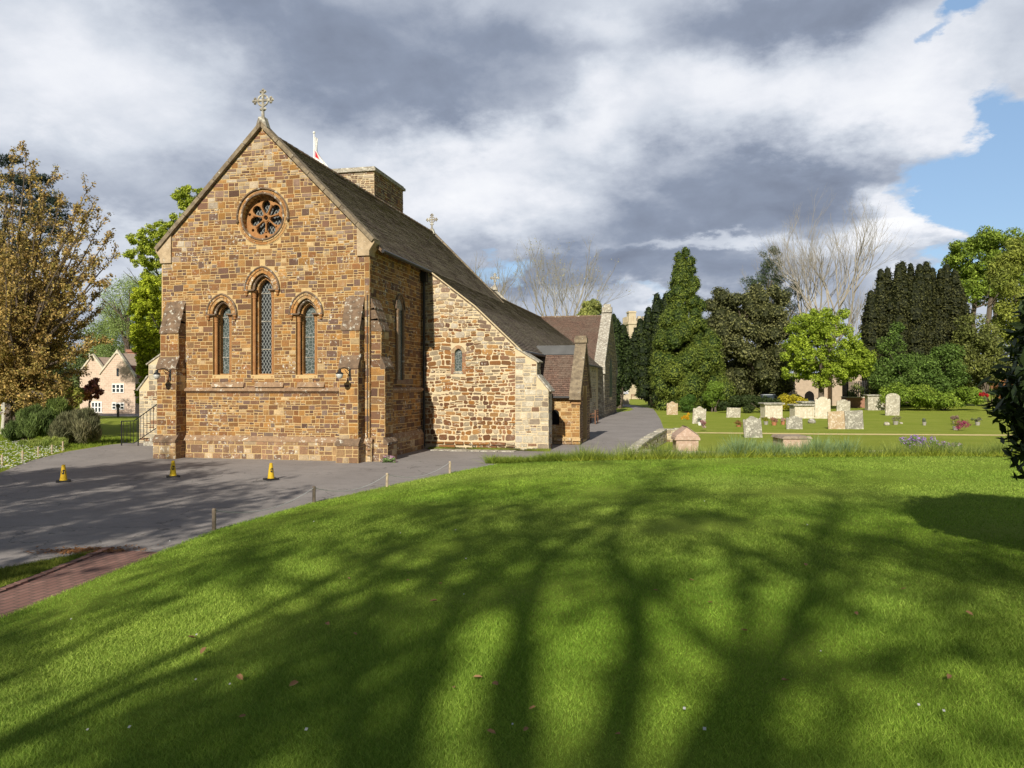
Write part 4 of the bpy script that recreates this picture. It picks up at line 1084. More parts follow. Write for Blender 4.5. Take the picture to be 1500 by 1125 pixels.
def limbs(m, p, d, L, r, depth, rn, spread=.55, upb=.12, k=5, split=(2, 3), taper=.62, tips=None, mind=0, wob=.12):
    """recursive branching"""
    n = 4; pts = [Vector(p)]; dd = Vector(d).normalized(); rs = [r]
    for i in range(n):
        dd = (dd + Vector((rn.gauss(0, wob), rn.gauss(0, wob), rn.gauss(0, wob * .6) + upb * .4))).normalized()
        pts.append(pts[-1] + dd * L / n); rs.append(r * (1 - (1 - taper) * (i + 1) / n))
    m.tube(pts, rs, max(3, k), cap=False)
    if tips is not None and depth <= 2: tips.append(tuple(pts[-1])); tips.append(tuple(pts[2]))
    if depth <= mind: return
    for q in range(rn.randint(*split)):
        i = n if q == 0 else rn.choice((2, 3, 4))
        ax = dd.orthogonal().normalized(); ax.rotate(__import__('mathutils').Quaternion(dd, rn.uniform(0, 6.283)))
        sp = spread * (.45 if q == 0 else rn.uniform(.7, 1.3))
        nd = (dd + ax * sp + Vector((0, 0, upb))).normalized()
        limbs(m, pts[i], nd, L * rn.uniform(.66, .86), rs[i] * rn.uniform(.62, .78) if q else rs[i] * .9, depth - 1, rn, spread, upb, k - 1, split, taper, tips, mind, wob)
def tree_root(name, u, D, label, cat='tree', group=None, z=0, vbase=None):
    return thing(name, pd(u, D, z), label, cat, group)
def clumps(rn, D, spec):
    """spec: list of (u, v, ru, rv, count, rad_px) ellipses in the photo's terms at distance D, with depth like width"""
    C = []; Rr = []; s = D / F
    for (u, v, ru, rv, cnt, rp) in spec:
        for i in range(cnt):
            while True:
                a, b, c = rn.uniform(-1, 1), rn.uniform(-1, 1), rn.uniform(-1, 1)
                q = a * a + b * b + c * c
                if .12 < q < 1: break
            p = pd(u + a * ru, D + c * ru * s, 0); C.append((p.x, p.y, max(.1, EYE + (562.5 - v + b * rv) * s))); k = rp * s * rn.uniform(.7, 1.25); Rr.append((k, k, k * .85))
    return C, Rr
def trunk_simple(root, u, D, ztop, r, rn, mat=M_BARK, depth=3, spread=.5, L=None, name='trunk'):
    m = M(); p = root.location.copy(); m.tube([p + Vector((0, 0, -.3)), p + Vector((0, 0, .25)), p + Vector((0, 0, ztop * .3))], [r * 1.6, r * 1.1, r], 10)
    limbs(m, p + Vector((0, 0, ztop * .28)), (0, 0, 1), L or ztop * .3, r, depth, rn, spread, .15, 7)
    return m.build(name, mat, root, fixn=False)

def yew(name, u, D, label, spires, base_v, n, cA, cB, size, seed, trunk=None, group=None, z=0):
    """upright evergreen from many spires: (u, vtop, vbot, rpx)"""
    rn = random.Random(seed); root = thing(name, pd(u, D), label, 'tree', group); s = D / F; C = []; Rr = []
    for (su, vt, vb, rp) in spires:
        dz = rn.uniform(-1, 1) * rp * s * 1.2; N_ = max(6, int((vb - vt) / (rp * .4)))
        for i in range(N_):
            t = (i + .5) / N_; v = vt + (vb - vt) * t; k = rp * s * (min(1, .45 + t * 3)) * rn.uniform(.85, 1.1) * (1 if t < .85 else .8)
            p = pd(su + rn.uniform(-.25, .25) * rp * t, D + dz + rn.uniform(-.3, .3) * rp * s, 0); C.append((p.x, p.y, max(.15, hz(v, D)))); Rr.append((k, k, (vb - vt) * s / N_ * 1.5))
    crown(root, C, Rr, n, size, cA, cB, seed, up=.25, out=.6, shell=.72, core=.8)
    m = M()
    for (a, b, c, d) in (trunk or [(u, base_v, u, base_v - 40)]):
        p0 = pd(a, D, 0); p1 = pd(c, D, hz(d, D)); m.tube([p0, p0.lerp(p1, .5) + Vector((.1, 0, 0)), p1], [.45, .33, .3], 8)
    m.build('trunk', M_BARK, root, fixn=False)
    return root
DKG1, DKG2 = (.018, .032, .010), (.05, .075, .018)
# Irish yews either side of the path
yew('yew_tree', 903, 82, 'tall dark narrow yew just right of the grey transept gable', [(892, 458, 590, 12), (903, 470, 592, 13), (912, 478, 570, 13), (899, 462, 560, 11), (886, 470, 560, 9), (917, 500, 565, 11)], 600, 15000, DKG1, DKG2, .10, 71, [(902, 603, 898, 560), (905, 602, 910, 560)])
yew('yew_tree', 945, 84, 'dark spiky yew between the far pale tower and the big cypress', [(962, 434, 590, 12), (950, 452, 585, 12), (938, 470, 580, 12), (930, 488, 560, 10), (968, 440, 560, 12), (955, 470, 598, 14), (943, 500, 580, 14), (931, 505, 560, 10), (975, 432, 580, 10)], 600, 19000, DKG1, (.06, .08, .018), .10, 72, [(962, 602, 938, 558), (966, 603, 958, 560)])
# yew clump on the right
sp = [(1276, 430, 600, 15), (1290, 396, 595, 13), (1300, 393, 590, 13), (1316, 391, 590, 13), (1322, 388, 590, 13), (1334, 388, 500, 9), (1347, 392, 590, 14), (1357, 386, 590, 14), (1366, 394, 590, 13), (1378, 396, 590, 13), (1386, 392, 590, 14), (1398, 400, 585, 14), (1408, 424, 580, 14), (1270, 452, 595, 12), (1415, 450, 580, 12), (1340, 420, 595, 20), (1305, 430, 598, 20), (1375, 430, 595, 20)]
yew('yew_tree', 1340, 92, 'broad clump-like dark yew with many upright pointed tops', sp, 600, 62000, (.026, .032, .011), (.072, .075, .024), .12, 73, [(1345, 600, 1350, 520), (1380, 600, 1372, 500), (1310, 600, 1318, 520)])
# big cypress
rn = random.Random(74); D = 76; root = thing('cypress_tree', pd(1003, D), 'tall green cypress with a narrow pointed top and a broad lumpy skirt', 'tree')
C, Rr = [], []
prof = [(362, 5), (385, 14), (410, 19), (435, 23), (455, 28), (480, 36), (510, 43), (540, 48), (565, 50), (588, 46), (600, 36)]
for i in range(230):
    v = 362 + (600 - 362) * (i / 229) ** .8; w = float(np.interp(v, [p[0] for p in prof], [p[1] for p in prof])); a = rn.uniform(0, 6.283); q = w * rn.uniform(.55, .98)
    cc = 1001 + (v - 362) * .028 + (10 if v > 560 else 0); p = pd(cc + q * math.cos(a), D + q * math.sin(a) * D / F, 0)
    k = (5 + w * .22) * D / F * rn.uniform(.7, 1.2); C.append((p.x, p.y, max(.4, hz(v + 4, D)))); Rr.append((k, k, k * 1.05))
crown(root, C, Rr, 110000, .075, (.042, .075, .014), (.18, .22, .034), 74, up=.25, shell=.85, out=.7, core=.82)
trunk_simple(root, 1003, D, 8, .35, rn, depth=0, L=3)
# brownish-green holm oak
rn = random.Random(75); D = 88; root = thing('holm_oak', pd(1100, D), 'wide dome-shaped dark olive-brown evergreen right of the cypress', 'tree')
C, Rr = clumps(rn, D, [(1098, 510, 62, 82, 150, 15), (1060, 450, 26, 24, 16, 12), (1140, 540, 36, 46, 34, 12), (1060, 570, 26, 24, 16, 12), (1120, 440, 30, 20, 14, 11)])
crown(root, C, Rr, 52000, .12, (.055, .064, .022), (.17, .175, .065), 75, cvar=.4, up=.2, core=.7)
trunk_simple(root, 1100, D, 11, .4, rn, depth=3)
# pine behind
rn = random.Random(76); D = 112; root = thing('pine_tree', pd(1130, D), 'dark blue-green pine with layered limbs rising behind the olive-brown dome', 'tree')
C, Rr = clumps(rn, D, [(1128, 376, 12, 14, 9, 7), (1132, 400, 26, 16, 20, 8), (1112, 412, 18, 10, 8, 7), (1135, 430, 40, 22, 30, 8), (1100, 438, 16, 8, 6, 7), (1150, 460, 34, 30, 26, 8), (1168, 420, 6, 10, 4, 6), (1088, 412, 3, 3, 2, 4)])
crown(root, C, Rr, 17000, .14, (.02, .04, .018), (.07, .095, .04), 76, aspect=.3, up=.1)
trunk_simple(root, 1130, D, 18, .35, rn, depth=2, spread=.8)
# bright acer
rn = random.Random(77); D = 78; root = thing('maple_tree', pd(1203, D), 'bright yellow-green round-headed tree with a short dark trunk behind the graves', 'tree')
C, Rr = clumps(rn, D, [(1210, 512, 58, 54, 330, 6), (1185, 480, 36, 24, 70, 6), (1250, 530, 32, 30, 80, 6), (1165, 525, 20, 38, 60, 5), (1215, 460, 30, 9, 30, 5), (1268, 535, 12, 16, 24, 5)])
crown(root, C, Rr, 52000, .10, (.10, .155, .015), (.28, .36, .035), 77, up=.35, shell=.6)
trunk_simple(root, 1203, D, 8.5, .28, rn, depth=4, spread=.75)
# big oak at right edge + companions
rn = random.Random(78); D = 125; root = thing('oak_tree', pd(1440, D), 'tall fresh green oak with layered crown at the right, sky between its limbs', 'tree')
C, Rr = clumps(rn, D, [(1450, 352, 36, 12, 26, 10), (1408, 366, 24, 12, 18, 9), (1395, 386, 16, 8, 8, 8), (1490, 350, 26, 16, 16, 10), (1440, 385, 50, 30, 50, 8), (1430, 425, 40, 24, 34, 8), (1420, 400, 26, 16, 20, 9), (1408, 422, 20, 12, 14, 8), (1470, 390, 30, 20, 24, 10), (1440, 420, 24, 12, 14, 8), (1500, 400, 30, 40, 20, 10)])
crown(root, C, Rr, 42000, .18, (.08, .13, .018), (.20, .27, .035), 78, up=.35, shell=.5)
m = M(); p = root.location
for uu, vt in ((1424, 420), (1448, 400), (1460, 410)):
    q = pd(uu, D, hz(470, D)); m.tube([p, q, pd(uu + rn.uniform(-8, 8), D, hz(vt, D))], [.6, .42, .25], 7)
    for k in range(5): limbs(m, pd(uu, D, hz(rn.uniform(vt, 460), D)), (rn.uniform(-1, 1), 0, .25), 3, .14, 2, rn, .6)
m.build('trunk', M_BARK, root, fixn=False)
rn = random.Random(79); D = 102; root = thing('oak_tree', pd(1492, D), 'olive-yellow budding tree at the far right edge in front of the fresh green oak', 'tree')
C, Rr = clumps(rn, D, [(1490, 440, 38, 78, 90, 11), (1465, 410, 16, 36, 14, 9), (1500, 370, 30, 20, 16, 10)])
crown(root, C, Rr, 26000, .15, (.09, .12, .02), (.23, .26, .045), 79, shell=.4)
trunk_simple(root, 1492, D, 15, .35, rn, depth=3)
# undergrowth hedges (things)
def shrub(name, u, D, label, spec, n, size, cA, cB, seed, cat='shrub', group=None, stems=True, smat=None, **k):
    rn = random.Random(seed); root = thing(name, pd(u, D), label, cat, group); C, Rr = clumps(rn, D, spec)
    crown(root, C, Rr, n, size, cA, cB, seed, name='foliage', **k)
    if stems:
        m = M()
        for i in range(7):
            c = C[rn.randrange(len(C))]; p = root.location; m.tube([p + Vector((rn.uniform(-.3, .3), rn.uniform(-.3, .3), -.05)), (p + Vector(c)) / 2, c], [.05, .035, .015], 5)
        m.build('stem', smat or M_BARK, root, fixn=False)
    return root
shrub('hedge', 1345, 84, 'mixed dark green shrubbery below the upright yew clump', [(1335, 555, 60, 32, 60, 13), (1310, 500, 20, 26, 10, 10), (1385, 540, 26, 34, 26, 12)], 30000, .12, (.04, .075, .014), (.10, .16, .03), 81, 'hedge')
shrub('hedge', 1385, 76, 'low light green ground shrubs in front of the dark shrubbery', [(1330, 578, 40, 14, 34, 10), (1375, 584, 40, 10, 26, 9), (1415, 580, 26, 12, 14, 9)], 22000, .10, (.08, .14, .015), (.20, .27, .035), 82, 'hedge', up=.4)
shrub('shrub', 1450, 88, 'tangled brownish bush with bare twigs at the right edge', [(1440, 520, 36, 50, 50, 13), (1475, 560, 30, 36, 30, 12), (1425, 490, 20, 30, 14, 10)], 26000, .13, (.06, .075, .02), (.15, .17, .04), 83, cvar=.4)
shrub('shrub', 1447, 70, 'small red-leaved shrub by the right-hand bush', [(1441, 578, 8, 2, 8, 2.2)], 900, .07, (.22, .015, .015), (.34, .03, .02), 84, stems=False)
shrub('shrub', 1462, 72, 'copper-orange leaved shrub beside the small red shrub', [(1468, 570, 16, 16, 24, 4)], 2600, .08, (.16, .08, .03), (.27, .14, .06), 85, shell=.2)
shrub('shrub', 1162, 74, 'yellow flowering forsythia-like bush behind the chest tombs', [(1162, 589, 24, 10, 26, 7)], 9000, .07, (.20, .20, .02), (.38, .32, .02), 86)
shrub('shrub', 1007, 70, 'clipped dark green bush at the foot of the cypress', [(1008, 592, 12, 9, 10, 7)], 5000, .06, (.03, .07, .012), (.08, .14, .02), 87)
shrub('shrub', 1045, 72, 'round bright green lobe of shrub at the right foot of the cypress', [(1046, 573, 12, 18, 18, 8)], 8000, .07, (.07, .13, .015), (.15, .22, .03), 88)
shrub('shrub', 1120, 70, 'low dark shadowy shrub under the wide dome-shaped evergreen', [(1100, 592, 44, 9, 26, 8)], 8000, .09, (.02, .035, .01), (.05, .07, .02), 89)
# bare trees
def bare(name, u, D, label, vtop, r, seed, stems, depth=6, L=None, mat=M_TWIG, vb=600, leafn=0, spread=.42, group='bare trees behind the church'):
    rn = random.Random(seed); root = thing(name, pd(u, D), label, 'tree', group); m = M(); p = root.location; H = hz(vtop, D); tips = []
    zf = H * .26
    m.tube([p, p + Vector((0, 0, zf))], [r * 1.3, r], 8)
    for i in range(stems):
        a = 2 * math.pi * i / stems + rn.uniform(-.3, .3); t = .12 + .5 * (i > 0) * rn.uniform(.5, 1.1)
        limbs(m, p + Vector((0, 0, zf * rn.uniform(.85, 1))), (math.cos(a) * t, math.sin(a) * t, 1), H * .21 * rn.uniform(.9, 1.1), r * (.8 if i == 0 else .6), depth, rn, spread, .10, 6, (2, 3), .72, tips, wob=.10)
    m.build('trunk', mat, root, fixn=False)
    if leafn:
        T = np.array(tips); crown(root, T, np.full(len(T), .5), leafn, .09, (.20, .20, .08), (.34, .32, .14), seed, name='crown')
    return root
bare('bare_tree', 1215, 108, 'tall pale leafless tree between the pine and the upright yew clump', 308, .34, 91, 7, 6)
bare('bare_tree', 1165, 118, 'thinner pale leafless tree just right of the pine', 335, .25, 92, 4, 5)
bare('bare_tree', 1262, 112, 'leafless tree leaning right towards the yew clump', 385, .28, 93, 4, 5)
bare('bare_tree', 825, 112, 'budding leafless tree seen above the transept roof', 345, .28, 94, 6, 6, mat=M_TWIG, leafn=900)
bare('bare_tree', 722, 118, 'faint leafless tree behind the small far cross on the roof', 368, .26, 95, 5, 5)
rn = random.Random(96); D = 96; root = thing('shrubby_tree', pd(866, D), 'small yellow-green tree just showing over the transept ridge', 'tree')
C, Rr = clumps(rn, D, [(866, 462, 20, 20, 30, 7)]); crown(root, C, Rr, 9000, .12, (.12, .15, .04), (.27, .29, .08), 96); trunk_simple(root, 866, D, 9, .2, rn, depth=2)

# ---- left side
rn = random.Random(101); D = 75; root = thing('willow_tree', pd(195, D), 'hazy grey-green willow behind the church on the left', 'tree')
C, Rr = clumps(rn, D, [(190, 450, 46, 50, 70, 13), (215, 420, 26, 30, 20, 12), (160, 500, 30, 50, 30, 13), (225, 480, 20, 50, 18, 12)])
crown(root, C, Rr, 42000, .10, (.11, .17, .05), (.25, .32, .10), 101, aspect=.25, droop=.9, shell=.3)
trunk_simple(root, 195, D, 11, .4, rn, depth=3)
rn = random.Random(102); D = 62; root = thing('lime_tree', pd(262, D), 'fresh green lime tree whose top shows left of the gable', 'tree')
C, Rr = clumps(rn, D, [(278, 288, 24, 18, 44, 5), (272, 315, 18, 16, 24, 5), (228, 348, 42, 22, 80, 5), (218, 378, 36, 18, 50, 5), (255, 350, 26, 34, 50, 6), (300, 300, 16, 22, 30, 6), (230, 400, 24, 20, 24, 6)])
crown(root, C, Rr, 42000, .085, (.16, .22, .02), (.34, .39, .05), 102, shell=.1, up=.4)
trunk_simple(root, 262, D, 15, .35, rn, depth=4, spread=.45)
rn = random.Random(103); D = 44; root = thing('lime_tree', pd(222, D), 'vivid yellow-green tree column against the left edge of the church', 'tree')
C, Rr = clumps(rn, D, [(216, 470, 26, 70, 260, 5), (212, 440, 12, 20, 30, 5), (215, 540, 14, 40, 90, 5), (205, 575, 6, 18, 20, 4), (230, 560, 12, 34, 50, 5)])
crown(root, C, Rr, 48000, .065, (.19, .26, .015), (.40, .45, .04), 103, up=.3, shell=.6)
trunk_simple(root, 222, D, 6, .16, rn, depth=3)
# copper cherry, large at the left
rn = random.Random(104); D = 37; p0 = pd(20, D); root = thing('cherry_tree', p0, 'large bronze-leaved cherry tree filling the left edge', 'tree'); m = M(); tips = []
m.tube([p0, p0 + Vector((0, 0, 2.2))], [.42, .32], 10)
def reach(u, v, dd, nseg=9, r0=.12, start=2.2):
    """one long arching bough ending at the given place, with side twigs and leaf clusters along it"""
    e = pd(u, D + dd, hz(v, D + dd)); s_ = p0 + Vector((0, 0, start)); mid = s_.lerp(e, .5) + Vector((0, 0, (e - s_).length * .10))
    pts = []
    for i in range(nseg + 1):
        t = i / nseg; q = s_ * (1 - t) ** 2 + mid * 2 * t * (1 - t) + e * t * t; pts.append(q + Vector((rn.gauss(0, .06), rn.gauss(0, .06), rn.gauss(0, .06))))
    m.tube(pts, [r0 * (1 - .93 * i / nseg) for i in range(nseg + 1)], 5, cap=False)
    for i in range(2, nseg + 1):
        for q in range(3):
            a = pts[i - 1].lerp(pts[i], rn.random()); d_ = (pts[i] - pts[i - 1]).normalized() + Vector((rn.gauss(0, .6), rn.gauss(0, .6), rn.gauss(.1, .5))); L = rn.uniform(.7, 1.7) * (1.15 - i / nseg * .6)
            b_ = a + d_.normalized() * L; m.tube([a, b_], [.02, .006], 3, cap=False)
            for w in range(5): tips.append(tuple(a.lerp(b_, .25 + .75 * (w + rn.random()) / 5)))
    tips.extend(tuple(pts[-1].lerp(pts[-2], w / 6)) for w in range(7))
for (u, v) in [(20, 222), (38, 218), (52, 240), (76, 252), (62, 290), (92, 285), (112, 300), (124, 282), (138, 292), (152, 330), (163, 345), (170, 372), (160, 400), (150, 430), (120, 470), (140, 460), (130, 510), (122, 545), (150, 500), (100, 560), (110, 590), (80, 585), (60, 600), (40, 605), (-20, 250), (-10, 300), (5, 260), (90, 340), (60, 360), (30, 330), (110, 380), (80, 420), (40, 420), (0, 400), (100, 460), (60, 480), (20, 500), (-30, 480), (60, 540), (20, 560), (0, 590), (90, 520), (-60, 380), (-80, 300), (-60, 500), (125, 340), (135, 385), (120, 415)]:
    reach(u, v, rn.uniform(-3.5, 3.5))
for k in range(60): reach(rn.uniform(-110, 125), rn.uniform(300, 600), rn.uniform(-5, 5), 7, .08)
m.build('trunk', M_BARK, root, fixn=False)
T = np.array(tips); print('cherry tips', len(T))
crown(root, T, np.full(len(T), .17), 95000, .058, (.13, .13, .025), (.40, .27, .095), 104, shell=.2, cvar=.35, up=.2)
rn = random.Random(105); D = 52; root = thing('cedar_tree', pd(30, D), 'near-black cedar showing through behind the bronze-leaved cherry', 'tree')
C, Rr = clumps(rn, D, [(10, 235, 18, 10, 8, 10), (40, 270, 36, 20, 22, 11), (70, 300, 30, 16, 18, 10), (90, 320, 16, 8, 8, 8), (20, 340, 70, 60, 60, 16), (20, 450, 80, 60, 60, 18)])
Rr = [(a * 1.3, b * 1.3, c * .5) for a, b, c in Rr]
crown(root, C, Rr, 40000, .13, (.012, .022, .016), (.03, .045, .03), 105, aspect=.25)
trunk_simple(root, 30, D, 15, .4, rn, depth=2)
# bushes left of the forecourt
shrub('shrub', 45, 33.5, 'dark green rosemary-like bush in the left border, nearest the birch trunk', [(50, 618, 26, 18, 34, 9), (25, 632, 20, 12, 14, 7)], 30000, .15, (.04, .07, .02), (.13, .18, .05), 111, aspect=.09, vert=True, cvar=.4)
shrub('shrub', 110, 33, 'large grey-green bush with purplish stems in the left border', [(108, 628, 30, 22, 44, 9), (130, 618, 16, 16, 16, 7)], 34000, .17, (.06, .075, .035), (.20, .19, .10), 112, aspect=.08, vert=True, cvar=.45)
shrub('shrub', 85, 35, 'tall leafy bush between the rosemary-like and grey-green bushes', [(82, 612, 16, 22, 24, 8)], 15000, .16, (.05, .09, .02), (.16, .21, .05), 113, aspect=.09, vert=True, cvar=.4)
shrub('shrub', 88, 31, 'light green perennials at the front corner of the left border', [(80, 652, 20, 8, 18, 5), (50, 655, 20, 7, 12, 5)], 15000, .12, (.11, .17, .03), (.30, .34, .09), 114, aspect=.08, vert=True, stems=False)
shrub('weeping_shrub', 35, 44, 'yellow-green weeping shrub behind the birch trunk', [(38, 600, 22, 18, 20, 8)], 14000, .06, (.14, .17, .03), (.28, .30, .07), 115, aspect=.25, droop=.5)
rn = random.Random(116); D = 58; root = thing('japanese_maple', pd(131, D), 'small red-purple leaved tree in front of the pale gabled house', 'tree')
C, Rr = clumps(rn, D, [(131, 572, 17, 13, 26, 5), (140, 560, 12, 8, 8, 4)]); crown(root, C, Rr, 5200, .09, (.16, .05, .04), (.32, .14, .09), 116, shell=.2); trunk_simple(root, 131, D, 2.6, .07, rn, depth=3, spread=.7)
rn = random.Random(117); D = 56; root = thing('small_tree', pd(106, D), 'small yellow-green tree left of the red-purple one', 'tree')
C, Rr = clumps(rn, D, [(104, 580, 14, 18, 20, 6)]); crown(root, C, Rr, 6500, .08, (.15, .17, .03), (.30, .31, .07), 117, shell=.3); trunk_simple(root, 106, D, 3, .07, rn, depth=3)
rn = random.Random(118); D = 40; root = thing('birch_tree', pd(6, D), 'white-barked birch trunk at the far left edge', 'tree'); p = root.location; m = M()
m.tube([p, p + Vector((.05, 0, .8)), p + Vector((-.05, 0, 2)), p + Vector((.1, 0, 5))], [.19, .15, .13, .07], 9); limbs(m, p + Vector((0, 0, 1.6)), (.5, 0, 1), 1.5, .05, 3, rn); m.build('trunk', M_BIRCH, root, fixn=False)
C = [(p.x + rn.gauss(0, 1), p.y + rn.gauss(0, 1), rn.uniform(2.5, 6)) for _ in range(20)]; crown(root, C, [.5] * 20, 3000, .06, (.12, .16, .03), (.24, .28, .06), 118, shell=.2)
for i, (u, v0, v1, D) in enumerate([(-60, 420, 600, 95), (-10, 470, 600, 90), (40, 520, 600, 95), (90, 500, 600, 110), (150, 470, 605, 105), (205, 500, 600, 100), (250, 480, 600, 95)]):
    rn = random.Random(120 + i); root = thing('background_tree', pd(u, D), ['far green tree beyond the left lawn, leftmost of the row', 'far green tree behind the cherry tree foliage', 'low far tree seen under the cherry boughs', 'far tree behind the left half of the gabled house', 'tall hazy tree behind the chimney of the gabled house', 'far tree between gabled house and vivid green tree', 'far tree hidden mostly behind the church'][i], 'tree')
    C, Rr = clumps(rn, D, [(u, (v0 + v1) / 2, 40, (v1 - v0) / 2, 50, 14)]); crown(root, C, Rr, 11000, .17, (.06, .09, .03), (.16, .20, .07), 120 + i, shell=.4); trunk_simple(root, u, D, hz(v0, D) * .8, .3, rn, depth=2)
# far belt of trees so that no bare horizon shows
rn = random.Random(130); C, Rr = [], []
for i in range(520):
    a = rn.uniform(-R(60), R(60)) - A * 0; D = rn.uniform(190, 260); az = a - A; k = rn.uniform(2.5, 4.5); h = 7 + 4 * mnoise.noise((a * 5, 1, 2)) + rn.uniform(-4, 1); C.append((D * math.sin(az), D * math.cos(az), rn.uniform(1, max(2, h)))); Rr.append((k * 1.4, k * 1.4, k))
V, c = leaf_arrays(C, Rr, 60000, .42, (.06, .08, .035), (.13, .16, .06), 130, shell=.7); tag(arrays_obj('distant_woodland', V, 4, c, M_LEAF), 'far-off belt of green woodland along the horizon', 'woodland', kind='stuff')

# laurel at the right edge, close
rn = random.Random(140); lc = Vector((5.30, 8.6, 0)); root = thing('laurel_bush', lc, 'close dark glossy laurel overhanging the right edge of the picture', 'bush')
C, Rr = [], []
for i in range(230):
    z = 1.55 + 2.1 * rn.random(); rr_ = 1.95 * max(.1, 1 - abs((z - 2.65) / 1.3) ** 3.2) ** .5 * rn.uniform(.6, 1); a = rn.uniform(0, 6.283); C.append((lc.x + rr_ * math.cos(a), lc.y + rr_ * math.sin(a), z)); Rr.append(.36)
for i in range(60):
    z = 1.0 + 1.2 * rn.random(); rr_ = (.6 + (z - .9) * .9) * rn.uniform(.4, 1); a = rn.uniform(0, 6.283); C.append((lc.x + .3 + rr_ * math.cos(a), lc.y + rr_ * math.sin(a), z)); Rr.append(.3)
crown(root, C, Rr, 56000, .085, (.012, .022, .006), (.035, .06, .012), 140, mat=M_LAUREL, aspect=.34, name='foliage', shell=.3, droop=.05, out=.35, up=.5)
m = M()
for i in range(9):
    a = i * .7; m.tube([lc + Vector((.1 * math.cos(a), .1 * math.sin(a), .6)), lc + Vector((.5 * math.cos(a), .5 * math.sin(a), 1.6)), lc + Vector((1.2 * math.cos(a), 1.2 * math.sin(a), 2.8))], [.07, .05, .02], 6)
m.build('stem', M_BARK, root, fixn=False)

# ---- big trees behind the photographer: their shadows fall over the lawn and the forecourt
def shade_tree(x, y, H, r, seed, label, stems, leafn, lsize, dens=.55, spread=.5, depth=5, cz=.3, extra=()):
    rn = random.Random(seed); z0 = .9 if x > -6 else 0; root = thing('shade_tree', (x, y, z0), label, 'tree'); m = M(); tips = []; p = Vector((x, y, z0))
    zf = H * cz; m.tube([p - Vector((0, 0, .2)), p + Vector((0, 0, .4)), p + Vector((0, 0, zf))], [r * 1.6, r * 1.1, r * .85], 10)
    for i in range(stems):
        a = 2 * math.pi * i / stems + rn.uniform(-.4, .4); t = rn.uniform(.35, .75) if i else .1
        limbs(m, p + Vector((0, 0, zf * rn.uniform(.8, 1))), (math.cos(a) * t, math.sin(a) * t, 1), H * .24 * rn.uniform(.85, 1.15), r * .6, depth, rn, spread, .08, 7, (2, 3), .66, tips, wob=.13)
    for e in extra:
        pts = [Vector(q) for q in e[0]]; n = len(pts); m.tube(pts, [e[1] + (e[2] - e[1]) * i / (n - 1) for i in range(n)], 8, cap=False)
        for w in (1, 2, 3):
            for q in (-1, 1): limbs(m, pts[w], Vector((q * .9, rn.uniform(-.5, .5), .8)), 1.9, e[1] * .42, 3, rn, .6, .05, 5, (2, 3), .66, tips, wob=.16)
        limbs(m, pts[-1], pts[-1] - pts[-2], 2.2, e[2], 3, rn, .7, .05, 5, (2, 3), .66, tips, wob=.15); limbs(m, pts[-2], pts[-1] - pts[-3], 2.0, e[2], 3, rn, .55, .05, 6, (2, 3), .66, tips, wob=.13)
    m.build('trunk', M_BARK, root, fixn=False)
    T = np.array([t for t in tips if rn.random() < dens]); crown(root, T, np.full(len(T), .75), leafn, lsize, (.08, .14, .02), (.18, .26, .04), seed, shell=.1)
shade_tree(-.75, -13.5, 16, .30, 151, 'broad spring tree standing behind the camera, nearest the middle of the lawn', 4, 4200, .12, .6, depth=4, cz=.60, spread=.75,
    extra=(([(-.75, -13.5, 8.6), (-.5, -13.5, 10.2), (.1, -13.5, 11.8), (.8, -13.5, 13.6), (1.5, -13.5, 15.6)], .20, .07), ([(-.75, -13.5, 6.0), (-1.1, -13.6, 8.4), (-1.7, -13.5, 10.4), (-2.6, -13.5, 11.8), (-3.8, -13.5, 13.4)], .16, .06)))
shade_tree(4.8, -14.5, 15, .34, 152, 'spreading tree behind the camera at the right side of the lawn', 5, 4200, .12, .6, depth=4)
shade_tree(-4.6, -12, 12.5, .26, 153, 'leafy tree behind the camera over the left bank of the lawn', 4, 2200, .12, .5, depth=3, cz=.45)
shade_tree(-7.5, -9.5, 11, .24, 157, 'small sparse tree behind the camera above the edge of the bank', 4, 1000, .12, .5, depth=4)
shade_tree(-12.5, -3, 10.5, .32, 154, 'dense leafy tree beside the forecourt, behind and left of the camera', 6, 12000, .13, .8, depth=4)
shade_tree(-18.5, 1, 10.5, .34, 155, 'dense tree at the near left end of the forecourt', 6, 20000, .14, .9, depth=4)
# ================================================================== CHURCHYARD
def headstone_profile(kind, w, h):
    a = w / 2
    if kind == 'flat': return [(-a, 0), (a, 0), (a * .98, h), (-a * .98, h - .02)]
    if kind == 'round': return [(-a, 0), (a, 0), (a, h - a * .62)] + [(a * math.cos(t), h - a * .62 + a * .62 * math.sin(t)) for t in [math.pi * i / 14 for i in range(1, 14)]] + [(-a, h - a * .62)]
    if kind == 'shoulder':
        b = a * .62; q = [(-a, 0), (a, 0), (a, h * .86), (a * .9, h * .90), (a * .76, h * .90), (b, h * .86)]
        q += [(b * math.cos(t), h * .86 + h * .14 * math.sin(t)) for t in [math.pi * i / 12 for i in range(1, 12)]]
        return q + [(-b, h * .86), (-a * .76, h * .90), (-a * .9, h * .90), (-a, h * .86)]
    if kind == 'crest':
        q = [(-a, 0), (a, 0), (a, h * .80), (a * .94, h * .88), (a * .8, h * .88), (a * .70, h * .82), (a * .45, h * .86), (a * .30, h * .95), (a * .12, h), (-a * .12, h), (-a * .30, h * .95), (-a * .45, h * .86), (-a * .70, h * .82), (-a * .8, h * .88), (-a * .94, h * .88), (-a, h * .80)]
        return q
